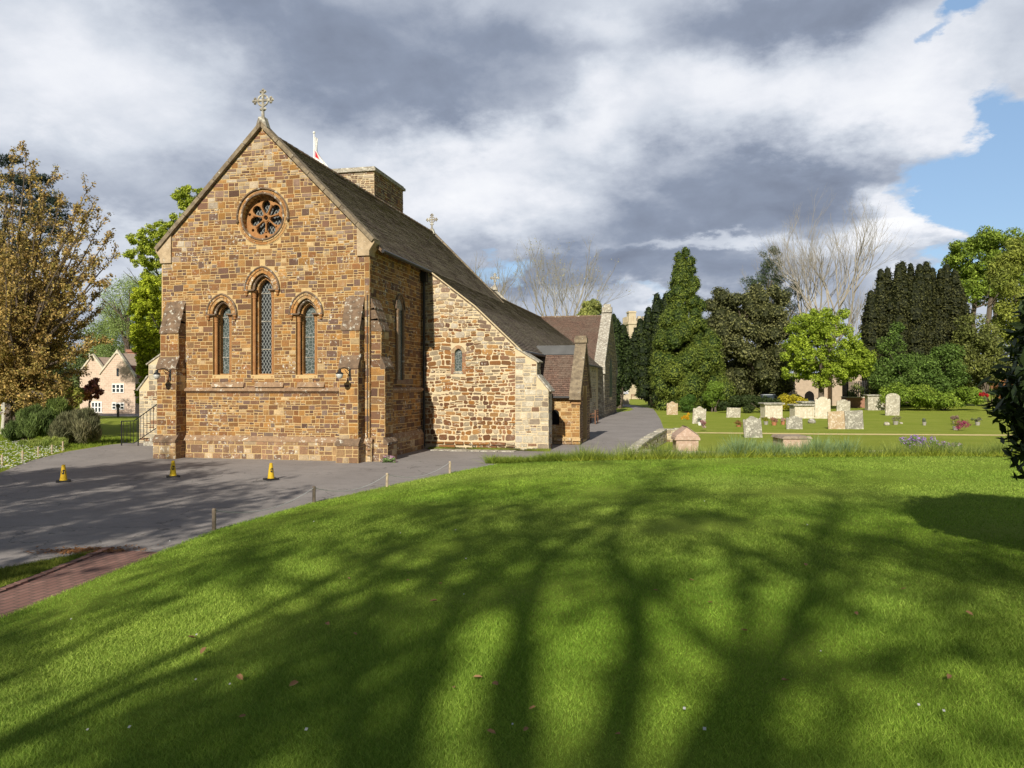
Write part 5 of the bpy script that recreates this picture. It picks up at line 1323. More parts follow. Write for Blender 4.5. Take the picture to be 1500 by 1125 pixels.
def grave_mat(name, base, dark, lich, spot):
    def fn(g, p):
        n1 = g.noise(g.obj, 3.2, 6, .7); n2 = g.noise(g.obj, 16, 6, .75); n3 = g.noise(g.obj, 7, 7, .75)
        c = g.mix(g.mapr(n1, .35, .65), dark, base); c = g.mix(g.mapr(n3, .52, .58, 0, .85), c, lich); c = g.mix(g.mapr(n2, .56, .62, 0, .6), c, spot)
        bump(g, p, n2, .7, .02); return c
    return material(name, fn, .95, .1)
G1 = grave_mat('gravestone_pale', (.46, .42, .33), (.26, .24, .19), (.66, .63, .54), (.20, .18, .15))
G2 = grave_mat('gravestone_orange', (.48, .37, .24), (.36, .25, .15), (.62, .55, .44), (.25, .20, .15))
G3 = grave_mat('gravestone_grey', (.33, .31, .26), (.20, .19, .16), (.58, .56, .48), (.13, .12, .10))
G4 = grave_mat('gravestone_cream', (.60, .55, .44), (.48, .42, .31), (.70, .67, .57), (.40, .34, .24))
M_PINK = grave_mat('pink_granite', (.50, .36, .28), (.40, .28, .21), (.56, .44, .36), (.40, .24, .19))
M_SLAB = grave_mat('tomb_slab', (.36, .29, .22), (.24, .19, .15), (.44, .36, .28), (.15, .12, .10))
GG = 'old headstones in the churchyard'
def headstone(u, vt, vb, wpx, kind, mat, lean, label, th=.11, rz=None):
    p = gp(u, vb + .5); D = -SA * p.x + CA * p.y; s = D / F; w = wpx * s; h = (vb - vt) * s
    m = M(); m.prism(headstone_profile(kind, w, h), 'y', -th / 2, th / 2)
    if kind in ('shoulder', 'crest'): m.prism([(x * .82, .12 + z * .84) for x, z in headstone_profile('round', w, h)], 'y', -th / 2 - .008, -th / 2 + .01)
    o = m.build('headstone', mat, None, local=True, loc=(p.x, p.y, -.03)); o.rotation_euler = (R(random.Random(u).uniform(-5, 3)), R(lean), rz if rz is not None else A * .6)
    bv = o.modifiers.new('bevel', 'BEVEL'); bv.width = .018; bv.segments = 2; bv.limit_method = 'ANGLE'
    return tag(o, label, 'headstone', GG)
headstone(984.5, 587, 607, 16, 'crest', G2, 1, 'small orange-blotched headstone with shaped top, nearest to the curving path')
headstone(1023.5, 594, 620, 19, 'crest', G1, 4, 'white-lichened shaped headstone leaning right, behind the pink pyramid tomb')
headstone(1074, 596, 611, 20, 'flat', G1, 3, 'low wide flat-topped headstone standing alone before the dark evergreen')
headstone(1103.5, 608, 640.5, 26, 'crest', G3, -4, 'grey headstone with pointed crest leaning left on the pale grass line')
headstone(1163.5, 608, 628, 23, 'crest', G3, 0, 'short squat grey headstone spotted white, in front of the panelled chest tomb')
headstone(1205, 580, 612.5, 22, 'shoulder', G4, 0, 'tall cream headstone with round head and shoulders')
headstone(1235, 584, 606, 19, 'shoulder', G1, 1, 'grey-cream headstone half hidden behind a leaning pair')
headstone(1225.5, 601, 628, 24, 'flat', G2, -2, 'pinkish-orange headstone, left one of the touching pair')
headstone(1251.5, 600, 628, 26, 'flat', G3, -3, 'speckled grey headstone, right one of the touching pair')
headstone(1307, 575, 608, 20, 'round', G1, 2, 'tall round-topped headstone right of the railed brick tomb')
def chest_tomb(u, vt, vb, wpx, label, mat, dep=.9, rz=.3):
    p = gp(u, vb); D = -SA * p.x + CA * p.y; s = D / F; w = wpx * s; h = (vb - vt) * s
    t = thing('chest_tomb', (p.x, p.y + dep * .5, 0), label, 'tomb', 'stone chest tombs in the churchyard', rz)
    m = M(); m.box(-w / 2 + .1, w / 2 - .1, -dep / 2 + .08, dep / 2 - .08, 0, h - .13); 
    for sx in (-1, 1): x0, x1 = sorted((sx * (w / 2 - .07), sx * (w / 2 - .2))); m.box(x0, x1, -dep / 2 + .05, dep / 2 - .05, 0, h - .132)
    m.box(-w / 2 + .03, w / 2 - .03, -dep / 2 + .02, dep / 2 - .02, 0, .1)
    m.box(-w / 2 + .25, w / 2 - .25, -dep / 2 + .065, -dep / 2 + .09, .2, h - .25); m.build('tomb_chest', mat, t, local=True)
    m = M(); m.prism([(-w / 2 - .05, h - .13), (w / 2 + .05, h - .13), (w / 2 + .08, h - .06), (w / 2 + .04, h), (-w / 2 - .04, h), (-w / 2 - .08, h - .06)], 'y', -dep / 2 - .06, dep / 2 + .06); m.build('tomb_lid', G3, t, local=True)
    return t
chest_tomb(1131, 590, 613, 29, 'chest tomb with dark grey lid and flaking sides, leftmost of the chest tombs', G4, 1.0)
chest_tomb(1176, 592, 613, 32, 'chest tomb with panelled cream front beside the tall cream headstone', G4, 1.0)
chest_tomb(1283, 578, 601, 26, 'chest tomb under a pale slab in front of the red brick grave wall', G1, .9, .15)
m_ = chest_tomb(1183, 588, 609, 22, 'chest tomb only seen as a pale lid behind the panelled one', G1, .9)
# railed brick tomb
pA, pB = gp(1243, 597.5), gp(1310, 597.5); rt = thing('railed_tomb', (pA + pB) / 2 + Vector((0, 1.6, 0)), 'large red brick grave enclosure topped with pale coping and black iron railings', 'tomb')
W_ = (pB - pA).length / 2; m = M()
for y0, y1, x0, x1 in ((-1.5, -1.25, -W_, W_), (1.25, 1.5, -W_, W_), (-1.25, 1.25, -W_, -W_ + .25), (-1.25, 1.25, W_ - .25, W_)): m.box(x0, x1, y0, y1, 0, 1.1)
m.build('brick_wall', M_TOMBBRK, rt, local=True)
m = M()
for y0, y1, x0, x1 in ((-1.56, -1.2, -W_ - .05, W_ + .05), (1.2, 1.56, -W_ - .05, W_ + .05), (-1.2, 1.2, -W_ - .05, -W_ + .3), (-1.2, 1.2, W_ - .3, W_ + .05)): m.box(x0, x1, y0, y1, 1.1, 1.2)
m.build('wall_coping', G4, rt, local=True)
m = M(); n = 22
for i in range(n + 1):
    x = -W_ + .1 + (2 * W_ - .2) * i / n
    for y in (-1.38, 1.38): m.tube([(x, y, 1.2), (x, y, 2.85), (x, y, 2.98)], [.034, .034, .008], 4)
for i in range(9):
    y = -1.38 + 2.76 * i / 8
    for x in (-W_ + .1, W_ - .1): m.tube([(x, y, 1.2), (x, y, 2.9)], .034, 4)
for y in (-1.38, 1.38):
    for z in (1.35, 2.7): m.tube([(-W_ + .1, y, z), (W_ - .1, y, z)], .02, 4)
for x in (-W_ + .1, W_ - .1):
    m.tube([(x, -1.38, 2.7), (x, 1.38, 2.7)], .02, 4)
m.build('railing', M_IRON, rt, local=True)
rn = random.Random(7); C = [(rt.location.x + rn.uniform(-W_ + .4, W_ - .4), rt.location.y + rn.uniform(-1, 1), rn.uniform(1.1, 2.4)) for _ in range(26)]
o = thing('shrub', rt.location + Vector((0, 0, .02)), 'green bush growing inside the railed brick enclosure', 'shrub'); crown(o, C, [.4] * 26, 5000, .07, (.06, .11, .02), (.20, .24, .05), 8, name='foliage')
# pink pyramid tomb
p = gp(1004, 668); p = pd(1004, 28.5); t = thing('pyramid_tomb', p, 'pink granite tomb with a gabled pyramid top behind the flower border', 'tomb', rz=A * .8)
m = M(); m.box(-.62, .62, -.6, .6, 0, .14); m.box(-.5, .5, -.5, .5, .14, .66); m.build('tomb_base', M_PINK, t, local=True)
m = M(); m.prism([(-.58, .66), (.58, .66), (.56, .76), (.50, .83), (-.50, .83), (-.56, .76)], 'y', -.56, .56); m.build('tomb_cornice', M_PINK, t, local=True)
m = M(); m.add([(-.52, -.52, .832), (.52, -.52, .832), (.52, .9, .832), (-.52, .9, .832), (0, -.42, 1.20), (0, .85, 1.20)], [(0, 1, 4), (1, 2, 5, 4), (2, 3, 5), (3, 0, 4, 5), (3, 2, 1, 0)]); m.build('tomb_top', M_PINK, t, local=True)
m = M(); m.add([(.54, -.54, .84), (.54, .92, .84), (.0, .86, 1.225), (.0, -.43, 1.225), (.54, -.54, .865), (.54, .92, .865), (.0, .86, 1.25), (.0, -.43, 1.25)], [(3, 2, 1, 0), (4, 5, 6, 7), (0, 1, 5, 4), (1, 2, 6, 5), (2, 3, 7, 6), (3, 0, 4, 7)]); m.build('slate_slope', M_SLAB, t, local=True)
t.scale = (.80, .80, .84)
# low slab tomb
p = pd(1161, 28.6); t = thing('slab_tomb', p, 'low pinkish block tomb with a flat brown slab behind the border', 'tomb', rz=A)
m = M(); m.prism([(-.5, 0), (.5, 0), (.5, .60), (-.5, .60)], 'y', -.45, .7); m.build('tomb_base', M_PINK, t, local=True)
m = M(); m.prism([(-.56, .60), (.56, .60), (.48, .69), (-.48, .69)], 'y', -.5, .75); m.build('tomb_slab', M_SLAB, t, local=True)
# grave flowers
M_POT = plain('terracotta', (.40, .17, .09), .8, .2); M_STPOT = plain('stone_pot', (.32, .30, .27), .9, .1)
def posy(u, v, col1, col2, r, label, pot=True, h=.22, pm=None):
    p = gp(u, v); col1 = tuple(q * .55 for q in col1); col2 = tuple(q * .6 for q in col2); t = thing('grave_flowers', p, label, 'flowers', 'flowers left on the graves'); rn = random.Random(int(u))
    if pot: m = M(); m.lathe([(r * .45, 0), (r * .6, h), (r * .52, h)], 0, 0, 10); m.build('flower_pot', pm or M_STPOT, t, local=True)
    C = [(p.x + rn.gauss(0, r * .35), p.y + rn.gauss(0, r * .35), h + r * .5 + rn.gauss(0, r * .25)) for _ in range(10)]
    crown(t, C, [r * .4] * 10, 500, .035, col1, col2, int(u), name='blooms', shell=.2)
GRN = (.10, .17, .03)
posy(1410, 631, (.35, .03, .12), (.50, .10, .22), .40, 'big round bunch of dark pink grave flowers on the open grass at right', False, .1)
posy(1400, 630, (.5, .45, .1), GRN, .30, 'yellow-green posy in a stone pot left of the dark pink bunch')
posy(1399, 622, (.10, .06, .05), (.55, .40, .3), .30, 'dark pot with peach blooms behind the yellow-green posy')
posy(1432, 623, (.45, .40, .32), GRN, .25, 'small pale dried posy rightmost on the grass')
posy(1312, 622, (.45, .42, .25), GRN, .30, 'cream posy in the grass below the tall round-topped headstone')
posy(1354, 623, (.30, .30, .32), GRN, .20, 'small grey pot lying alone in mid grass')
posy(1122, 622, GRN, (.5, .45, .05), .25, 'small plant with yellow buds left of the terracotta pot')
posy(1134, 623, (.55, .2, .12), (.5, .4, .3), .28, 'terracotta pot of mixed blooms behind the grey crested headstone', pm=M_POT)
posy(1147, 622, (.6, .22, .08), (.65, .6, .5), .22, 'orange and white posy left of the squat spotted headstone', pm=M_POT)
posy(1082, 625, (.6, .25, .1), GRN, .28, 'low orange flowers in terracotta bowl left of the leaning crested headstone', pm=M_POT, h=.1)
posy(1025, 623, GRN, (.4, .4, .35), .22, 'white pot with greenery at the foot of the leaning white-lichened headstone', pm=M_WHITEP)
posy(1031, 632, (.4, .04, .05), (.6, .55, .5), .26, 'red and white flowers just right of the pink pyramid tomb', False, .3)
o = posy(1004.5, 641, (.75, .40, .02), (.8, .55, .03), .20, 'orange-yellow flowers resting behind the pyramid tomb peak', False, .9)
for (u, v, w, lab) in ((1299, 623, .35, 'round grey stone lying in the grass'), (1189, 620, .5, 'dark rounded stone marker left of the touching pair'), (1320, 621, .2, 'small white stone in the grass')):
    p = gp(u, v); m = M(); m.lathe([(w * .5, 0), (w * .52, w * .3), (w * .35, w * .55), (w * .1, w * .62)], 0, 0, 10); o = m.build('stone_marker', G3 if 'dark' in lab else G1, None, smooth=True, local=True, loc=p); o.rotation_euler.z = A; tag(o, lab, 'stone')
# worn earth line across the grass
sheet('worn_line', [(gp(985, 634.3).x, gp(985, 634.3).y), (gp(1200, 636.8).x, gp(1200, 636.8).y), (gp(1420, 638.2).x, gp(1420, 638.2).y), (gp(1560, 638.8).x, gp(1560, 638.8).y), (gp(1560, 637.6).x, gp(1560, 637.6).y), (gp(1420, 636.4).x, gp(1420, 636.4).y), (gp(1200, 635.0).x, gp(1200, 635.0).y), (gp(985, 633).x, gp(985, 633).y)], .008, plain('dry_grass', (.62, .50, .24), .95, .05))
# low retaining wall
def low_wall(pts, z, th, label, seed, zs=None):
    rn = random.Random(seed); t = thing('low_wall', (*pts[0], 0), label, 'wall'); m = M(); ms = M(); mc = M()
    for i, ((xa, ya), (xb, yb)) in enumerate(zip(pts, pts[1:])):
        a, b_ = Vector((xa, ya, 0)), Vector((xb, yb, 0)); d = (b_ - a); L = d.length; d.normalize(); nn = Vector((d.y, -d.x, 0)); za = zs[i] if zs else z; zb = zs[i + 1] if zs else z
        q = [a + nn * th / 2, b_ + nn * th / 2, b_ - nn * th / 2, a - nn * th / 2]; m.add([(v.x, v.y, -.05) for v in q] + [(q[0].x, q[0].y, za), (q[1].x, q[1].y, zb), (q[2].x, q[2].y, zb), (q[3].x, q[3].y, za)], [(0, 3, 2, 1), (4, 5, 6, 7), (0, 1, 5, 4), (1, 2, 6, 5), (2, 3, 7, 6), (3, 0, 4, 7)])
        for sgn in (1, -1): stones(ms, a + nn * sgn * th / 2, d, nn * sgn, 0, min(za, zb) - .02, lambda p_, q_: [(0, L)], rn, H=(.09, .16), W=(.15, .4), gap=.01, up=.02, jit=.012, pal=PALE, wg=PW)
        s_ = 0
        while s_ < L - .05:
            w = min(rn.uniform(.3, .6), L - s_); zz = za + (zb - za) * (s_ / L); ze = za + (zb - za) * ((s_ + w) / L); c0 = a + d * s_; c1 = a + d * (s_ + w - .015); hh = rn.uniform(.06, .10); e = th / 2 + .03
            vs = [c0 + nn * e, c1 + nn * e, c1 - nn * e, c0 - nn * e]; vv = [(vs[0].x, vs[0].y, zz), (vs[1].x, vs[1].y, ze), (vs[2].x, vs[2].y, ze), (vs[3].x, vs[3].y, zz)]
            mc.add([(x, y, z_ + .004) for x, y, z_ in vv] + [(x, y, z_ + hh) for x, y, z_ in vv], [(0, 3, 2, 1), (4, 5, 6, 7), (0, 1, 5, 4), (1, 2, 6, 5), (2, 3, 7, 6), (3, 0, 4, 7)]); s_ += w
    m.build('wall_core', M_MORTAR2, t); ms.build('wall_stones', M_PALE, t); mc.build('wall_coping', G1, t)
low_wall([(-1.75, 26.3), (-1.55, 29), (-1.2, 32), (-.85, 35.4), (.3, 35.6)], .5, .3, 'low lichened stone wall curving along the right of the path', 301, [.22, .36, .46, .52, .52])
low_wall([(-1.7, 25.7), (.5, 25.75), (3.5, 26.4), (7, 27.1), (10.5, 27.9), (15, 28.8), (24, 30.4)], .34, .28, 'low stone retaining wall half hidden by the flower border', 302, None)
# border plants
def border():
    r = np.random.default_rng(9); Vs, Cs = [], []
    def put(x0, x1, n, h, w, cA, cB, seed, lean, depth=.55, off=0):
        x = r.uniform(x0, x1, n); f = np.interp(x, [-6, -3, 0, 6.3, 10, 30], [24.6, 24.5, 24.9, 26.4, 27.2, 31]); y = f + off - r.uniform(0, depth, n) ; z = np.maximum(0, lawn_np(x, y) - .03)
        # clumped
        cx = np.round(x / .32) * .32 + .06 * np.sin(x * 40); x = cx + r.normal(0, .075, n)
        hv = h * (.65 + .5 * np.abs(np.sin(cx * 2.7) * np.cos(cx * 1.13 + 1))); hv = hv * r.uniform(.5, 1.25, n); V, C = blades('b', np.stack([x, y, z], 1), 1.0, w, cA, cB, None, seed, lean)
        V = V.reshape(-1, 3, 3); hh = (V[:, 2, 2] - z); V[:, 2, 2] = z + hh * hv; V[:, 2, :2] = V[:, 0:2, :2].mean(1) + (V[:, 2, :2] - V[:, 0:2, :2].mean(1)) * hv[:, None]
        Vs.append(V.reshape(-1, 3)); Cs.append(C)
    put(-6.2, -2.2, 9000, .28, .022, (.14, .22, .03), (.32, .40, .06), 1, .8, .4, .15)
    put(-3.6, 16, 15000, .50, .018, (.10, .17, .04), (.42, .48, .12), 2, .45, .5, .25)
    put(-3.6, 16, 10000, .26, .022, (.16, .24, .02), (.46, .50, .07), 3, .7, .5, .0)
    put(1.2, 5.2, 5000, .56, .022, (.18, .28, .14), (.36, .48, .24), 4, .35, .4, .25)
    tag(arrays_obj('border_plants', np.concatenate(Vs), 3, np.concatenate(Cs), M_GRASSB), 'strip of daffodil leaves and perennials along the far lawn edge', 'plants', kind='stuff')
border()
rn = random.Random(14)
def flower_clump(x, y, z, r, col1, col2, n, label, name='flower_clump', g=(.10, .16, .05)):
    t = thing(name, (x, y, z), label, 'flowers'); C = [(x + rn.gauss(0, r * .5), y + rn.gauss(0, r * .3), z + r * .35 + rn.gauss(0, r * .15)) for _ in range(16)]
    crown(t, C, [r * .3] * 16, n, .03, g, tuple(q * 1.6 for q in g), 5, name='foliage', shell=.1); crown(t, [(a, b, c + .04) for a, b, c in C], [r * .3] * 16, n // 2, .028, col1, col2, 6, name='blooms', shell=.3)
p = pd(1346, 25.0); flower_clump(p.x, p.y, .50, .50, (.28, .12, .50), (.42, .25, .62), 1500, 'purple flowering aubrieta clump in the border')
p = pd(1362, 25.2); flower_clump(p.x + .5, p.y, .42, .40, (.22, .14, .26), (.3, .25, .3), 900, 'grey-leaved faded clump beside the purple aubrieta')
flower_clump(XR + .75, Y0 - .15, 0, .28, (.36, .20, .28), (.5, .34, .42), 800, 'pinkish weed tuft at the foot of the shaded corner buttress')
# daisies on the left verge
def daisies():
    r = np.random.default_rng(4); n = 1300; u = r.uniform(-80, 95, n); v = 662 + r.uniform(-18, 26, n); k = (v > 646) & (v < 692 - (u * .33).clip(0, 40)) ; u, v = u[k], v[k]
    P = np.array([gp(a, b, .12) for a, b in zip(u, v)]); s = .022; d = np.array([[-s, -s, 0], [s, -s, 0], [s, s, .0], [-s, s, .0]]); V = (P[:, None, :] + d[None] + np.array([0, 0, 1]) * r.uniform(0, .06, (len(P), 1, 1))).reshape(-1, 3); V[:, 2] += np.tile([0, 0, .012, .012], len(P))
    C = np.where(r.uniform(0, 1, (len(P), 1)) < .85, np.array([[.8, .8, .76]]), np.array([[.7, .6, .05]])); return tag(arrays_obj('daisies', V, 4, np.repeat(C, 4, 0), M_GRASSB), 'white daisies dotting the left verge', 'flowers', kind='stuff')
daisies()
# fallen leaves and petals
M_DEAD = plain('dead_leaf', (.34, .20, .10), .8, .1, .3); rn = random.Random(8); base = None
LV = [(1090, 930), (1323, 868), (1013, 855), (1040, 888), (352, 1000), (298, 960), (726, 1010), (700, 1000), (355, 1058), (430, 1010), (511, 852), (1150, 1005), (1180, 832), (770, 1078), (635, 886), (598, 855), (1255, 905), (520, 935), (282, 940), (665, 1015), (1390, 1000), (720, 1082), (780, 1046), (480, 920), (960, 870), (1420, 905), (645, 860), (905, 1085)]
for i, (u, v) in enumerate(LV):
    z = .8
    for _ in range(6): p = gp(u, v, z); z = lawn_z(p.x, p.y)
    if base is None:
        m = M(); m.add([(-.035, 0, 0), (-.012, -.016, .008), (.02, -.014, .012), (.035, 0, .004), (.018, .016, .013), (-.012, .016, .01), (0, 0, -.001)], [(0, 1, 6), (1, 2, 6), (2, 3, 6), (3, 4, 6), (4, 5, 6), (5, 0, 6)]); base = m.build('fallen_leaf', M_DEAD, None, local=True); o = base
    else: o = base.copy(); COL.objects.link(o)
    o.location = (p.x, p.y, z + .035); o.rotation_euler = (rn.uniform(-.4, .4), rn.uniform(-.4, .4), rn.uniform(0, 6.28)); k = rn.uniform(.6, 1.15); o.scale = (k, k, k)
    tag(o, 'curled dry brown leaf lying on the mown lawn', 'leaf', 'fallen leaves on the lawn')
# white petals / daisies on lawn
r = np.random.default_rng(12); P = []
for _ in range(22):
    u, v = r.uniform(100, 1490), r.uniform(690, 1100); z = .7
    for _ in range(5): q = gp(u, v, z); z = lawn_z(q.x, q.y)
    P.append((q.x, q.y, z + .035))
P = np.array(P); s = .0055; d = np.array([[-s, -s, 0], [s, -s, 0], [s, s, .006], [-s, s, .006]]); V = (P[:, None, :] + d[None] * r.uniform(.7, 1.6, (len(P), 1, 1))).reshape(-1, 3)
tag(arrays_obj('lawn_petals', V, 4, np.full((len(V), 3), .7), M_GRASSB), 'tiny white petals scattered over the lawn', 'petals', kind='stuff')

# ================================================================== STREET THINGS
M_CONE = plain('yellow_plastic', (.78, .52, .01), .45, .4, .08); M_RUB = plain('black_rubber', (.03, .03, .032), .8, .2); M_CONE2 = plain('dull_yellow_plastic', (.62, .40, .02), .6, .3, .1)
def cone(u, v, mat, label, rz):
    p = gp(u, v); t = thing('traffic_cone', p, label, 'traffic cone', 'yellow no-waiting cones on the forecourt', rz)
    m = M(); m.prism([(-.17, -.14), (-.14, -.17), (.14, -.17), (.17, -.14), (.17, .14), (.14, .17), (-.14, .17), (-.17, .14)], 'z', 0, .045); m.build('cone_base', M_RUB, t, local=True)
    m = M(); m.lathe([(.095, .045), (.085, .09), (.042, .45), (.03, .46), (.03, .43)], 0, 0, 20); m.build('cone_body', mat, t, smooth=False, local=True)
    # round no-waiting mark on the body: dark disc with a diagonal bar
    def surf(a, z, o=0): r_ = .085 + (.042 - .085) * (z - .09) / .36 + .003 + o; return (r_ * math.sin(a), -r_ * math.cos(a), z)
    m = M()
    for ring in range(1):
        n = 18; c = surf(0, .27); vs = [c] + [surf(math.cos(q) * .06 / .075, .27 + math.sin(q) * .062) for q in [2 * math.pi * i / n for i in range(n)]]; m.add(vs, [(0, 1 + i, 1 + (i + 1) % n) for i in range(n)])
    m.build('round_mark', M_RUB, t, local=True, fixn=False)
    m = M(); m.add([surf(-.5, .31, .003), surf(-.36, .325, .003), surf(.5, .23, .003), surf(.36, .215, .003)], [(0, 1, 2, 3)]); m.build('diagonal_bar', mat, t, local=True, fixn=False)
    return t
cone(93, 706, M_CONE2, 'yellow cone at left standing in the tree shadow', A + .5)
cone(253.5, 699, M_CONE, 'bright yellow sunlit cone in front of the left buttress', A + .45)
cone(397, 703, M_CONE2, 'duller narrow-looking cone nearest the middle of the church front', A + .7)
M_WOOD = plain('weathered_wood', (.42, .34, .24), .9, .1, .3, 9); M_WOODD = plain('dark_and_shaded_wood', (.16, .13, .10), .9, .1, .3, 9); M_ROPE = plain('pale_rope', (.45, .46, .46), .8, .1)  # rope posts in shadow take the darker wood: shade put into colour
def post(p, h, mat, label, group, r=.035):
    m = M(); m.lathe([(r, -.1), (r, h - .015), (r * .8, h), (r * .3, h + .004)], 0, 0, 9); m.box(-r * 1.2, r * 1.2, -r * .3, r * .3, h - .07, h - .055); o = m.build('wooden_post', mat, None, local=True, loc=p); return tag(o, label, 'post', group)
GP = 'short rope posts along the lawn edge'; PT = []
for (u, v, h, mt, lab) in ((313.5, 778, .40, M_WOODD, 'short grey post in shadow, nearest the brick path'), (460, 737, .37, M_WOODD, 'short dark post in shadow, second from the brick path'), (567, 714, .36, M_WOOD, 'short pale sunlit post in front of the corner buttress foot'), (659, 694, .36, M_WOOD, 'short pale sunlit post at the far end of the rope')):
    p = gp(u, v); post(p, h, mt, lab, GP); PT.append((p, h))
for i in range(3):
    (a, ha), (b_, hb) = PT[i], PT[i + 1]; a = a + Vector((0, 0, ha - .03)); b_ = b_ + Vector((0, 0, hb - .03)); m = M(); m.tube([a.lerp(b_, t / 16) - Vector((0, 0, .22 * 4 * (t / 16) * (1 - t / 16))) for t in range(17)], .007, 5)
    tag(m.build('rope', M_ROPE, None, loc=a), ['slack rope in shadow between the two dark posts', 'slack rope between the dark post and the sunlit post', 'slack rope between the two sunlit posts'][i], 'rope', 'ropes along the lawn edge')
GL = 'small pale posts beside the daisy verge'
for i, (u, v, h) in enumerate(((3, 684, .38), (33, 678, .40), (56, 671, .40), (76, 665, .34), (92, 661, .38))): post(gp(u, v), h, M_WOOD, ['small pale post at the left picture edge by the daisies', 'small pale post second from the left edge', 'small pale post in the middle of the daisy verge row', 'small pale post fourth from the left edge', 'small pale post nearest the grey-green bush'][i], GL, .03)
# stair railing at the north-east
p = Vector((-21.6, 28.2, 0)); t = thing('stair_railing', p, 'black iron stair railing left of the left buttress', 'railing'); m = M()
m.tube([(-1.5, 0, 0), (-1.5, 0, 1.05)], .025, 6); m.tube([(-.7, 0, 0), (-.7, 0, 1.15)], .022, 6); m.build('railing_post', M_IRON, t, local=True)
m = M(); m.tube([(-1.5, 0, 1.03), (-.9, 0, 1.05), (.9, 0, 2.2)], .022, 6); m.tube([(-1.5, 0, .12), (-.9, 0, .12), (.9, 0, 1.2)], .018, 6)
for i in range(14):
    x = -1.4 + i * .16; z0 = .12 if x < -.9 else .12 + (x + .9) * .6; z1 = 1.04 if x < -.9 else 1.05 + (x + .9) * .64; m.tube([(x, 0, z0), (x, 0, z1)], .011, 4)
m.build('handrail', M_IRON, t, local=True)
t = thing('stone_steps', (-21.2, 28.9, 0), 'worn stone steps behind the black stair railing', 'steps'); m = M()
for i in range(6): m.box(-1.0 + i * .3, 1.0, -.5, .5, i * .17 + .0, (i + 1) * .17)
m.build('step', M_GREYST, t, local=True)
# paving slab apron and kerb stones by the aisle wall
m = M(); rn = random.Random(6); x = -9.6
while x < -6.6: w = rn.uniform(.5, .9); m.box(x, x + w - .03, 28.6 + rn.uniform(-.1, .1), 29.45, .008, .035); x += w
tag(m.build('paving_slabs', M_GREYST), kind='structure')
scatter_grass('wall_foot_weeds', [(-9.9, 29.2), (-5.0, 29.2), (-5.0, 29.55), (-9.9, 29.55)], 2600, .09, .02, (.14, .20, .03), (.34, .36, .08), .01, 16, 'weeds along the foot of the rubble wall')
m = M()
for i in range(5): m.box(-6.15 + i * .32 + rn.uniform(0, .03), -5.87 + i * .32, 25.15 + i * .02, 25.4, .0, .10 + rn.uniform(0, .05))
tag(m.build('border_kerb', M_SETOFF), kind='structure')
r = np.random.default_rng(33); n = 900; t = r.uniform(0, 1, n); X = -9.0 + r.normal(0, .35, n); Y = 10.25 + r.normal(0, .12, n) + (X + 9) * .3; Z = np.full(n, .03)
P = np.stack([X, Y, Z], 1); a = r.uniform(0, 6.28, n); s_ = r.uniform(.012, .035, n); d1 = np.stack([np.cos(a), np.sin(a), r.normal(0, .2, n)], 1) * s_[:, None]; d2 = np.stack([-np.sin(a), np.cos(a), r.normal(0, .2, n)], 1) * s_[:, None] * .6
V = np.stack([P - d1, P - d2, P + d1, P + d2], 1).reshape(-1, 3); c = np.array([[.34, .16, .06]]) * r.uniform(.5, 1.3, (n, 1)); tag(arrays_obj('leaf_litter', V, 4, np.repeat(c, 4, 0), M_GRASSB), 'orange-brown leaf litter where the brick path meets the forecourt', 'leaves', kind='stuff')
# bench by the aisle
def bench(name, loc, rz, label, L=1.5):
    t = thing(name, loc, label, 'bench', rz=rz); m = M()
    for i in range(4): m.box(-L / 2, L / 2, -.22 + i * .12, -.13 + i * .12, .43, .455)
    m.build('seat', M_WOODR, t, local=True); m = M()
    for i in range(3): m.box(-L / 2, L / 2, .27, .295, .55 + i * .13, .63 + i * .13)
    m.build('backrest', M_WOODR, t, local=True)
    for sx in (-1, 1):
        for y in (-.22, .24): m = M(); m.box(sx * L / 2 - .035, sx * L / 2 + .035, y - .035, y + .035, 0, .64 if y < 0 else .92); m.build('leg', M_WOODR, t, local=True)
        m = M(); m.box(sx * L / 2 - .04, sx * L / 2 + .04, -.27, .28, .64, .67); m.build('armrest', M_WOODR, t, local=True)
M_WOODR = plain('brown_bench_wood', (.17, .085, .05), .7, .2)
bench('wooden_bench', (-5.75, 50.5, 0), -R(90), 'brown wooden bench against the church wall beyond the porch')
bench('wooden_bench', (-8.3, 44, 0) if False else pd(938, 128), 0, 'far dark bench seen under the spiky yew', 3.0)

# ================================================================== FAR BUILDINGS
def window_(parent, x0, x1, y, z0, z1, mull=3, lab=None):
    w = bpy.data.objects.new('window', None); COL.objects.link(w); w.parent = parent
    m = M(); m.box(x0, x1, y - .03, y + .05, z0, z1); f = m.build('window_frame', M_WHITEP, w)
    m = M(); n = mull
    for i in range(n):
        a = x0 + (x1 - x0) * i / n + .07; b_ = x0 + (x1 - x0) * (i + 1) / n - .07
        for k in range(2): m.box(a, b_, y - .045, y - .02, z0 + .08 + k * (z1 - z0 - .1) / 2, z0 + (k + 1) * (z1 - z0 - .1) / 2)
    m.build('pane', M_GLASSD, w)
D = 68; hx0, hx1 = pd(150, D), pd(198, D); yb = hx0.y - 0
house = thing('gabled_house', (pd(163, D).x, pd(163, D).y, 0), 'pale pink two-storey house with twin white-coped gables and a brick chimney', 'house')
s = D / F; YH = pd(170, D).y
def hx(u): return xat(u, YH)
def hzz(v, u=170): return EYE + (562.5 - v) * (-SA * xat(u, YH) + CA * YH) / F
m = M(); g1 = [(hx(150), 0), (hx(198), 0), (hx(198), hzz(552)), (hx(172), hzz(517)), (hx(148), hzz(548))]; m.prism(g1, 'y', YH, YH + 6)
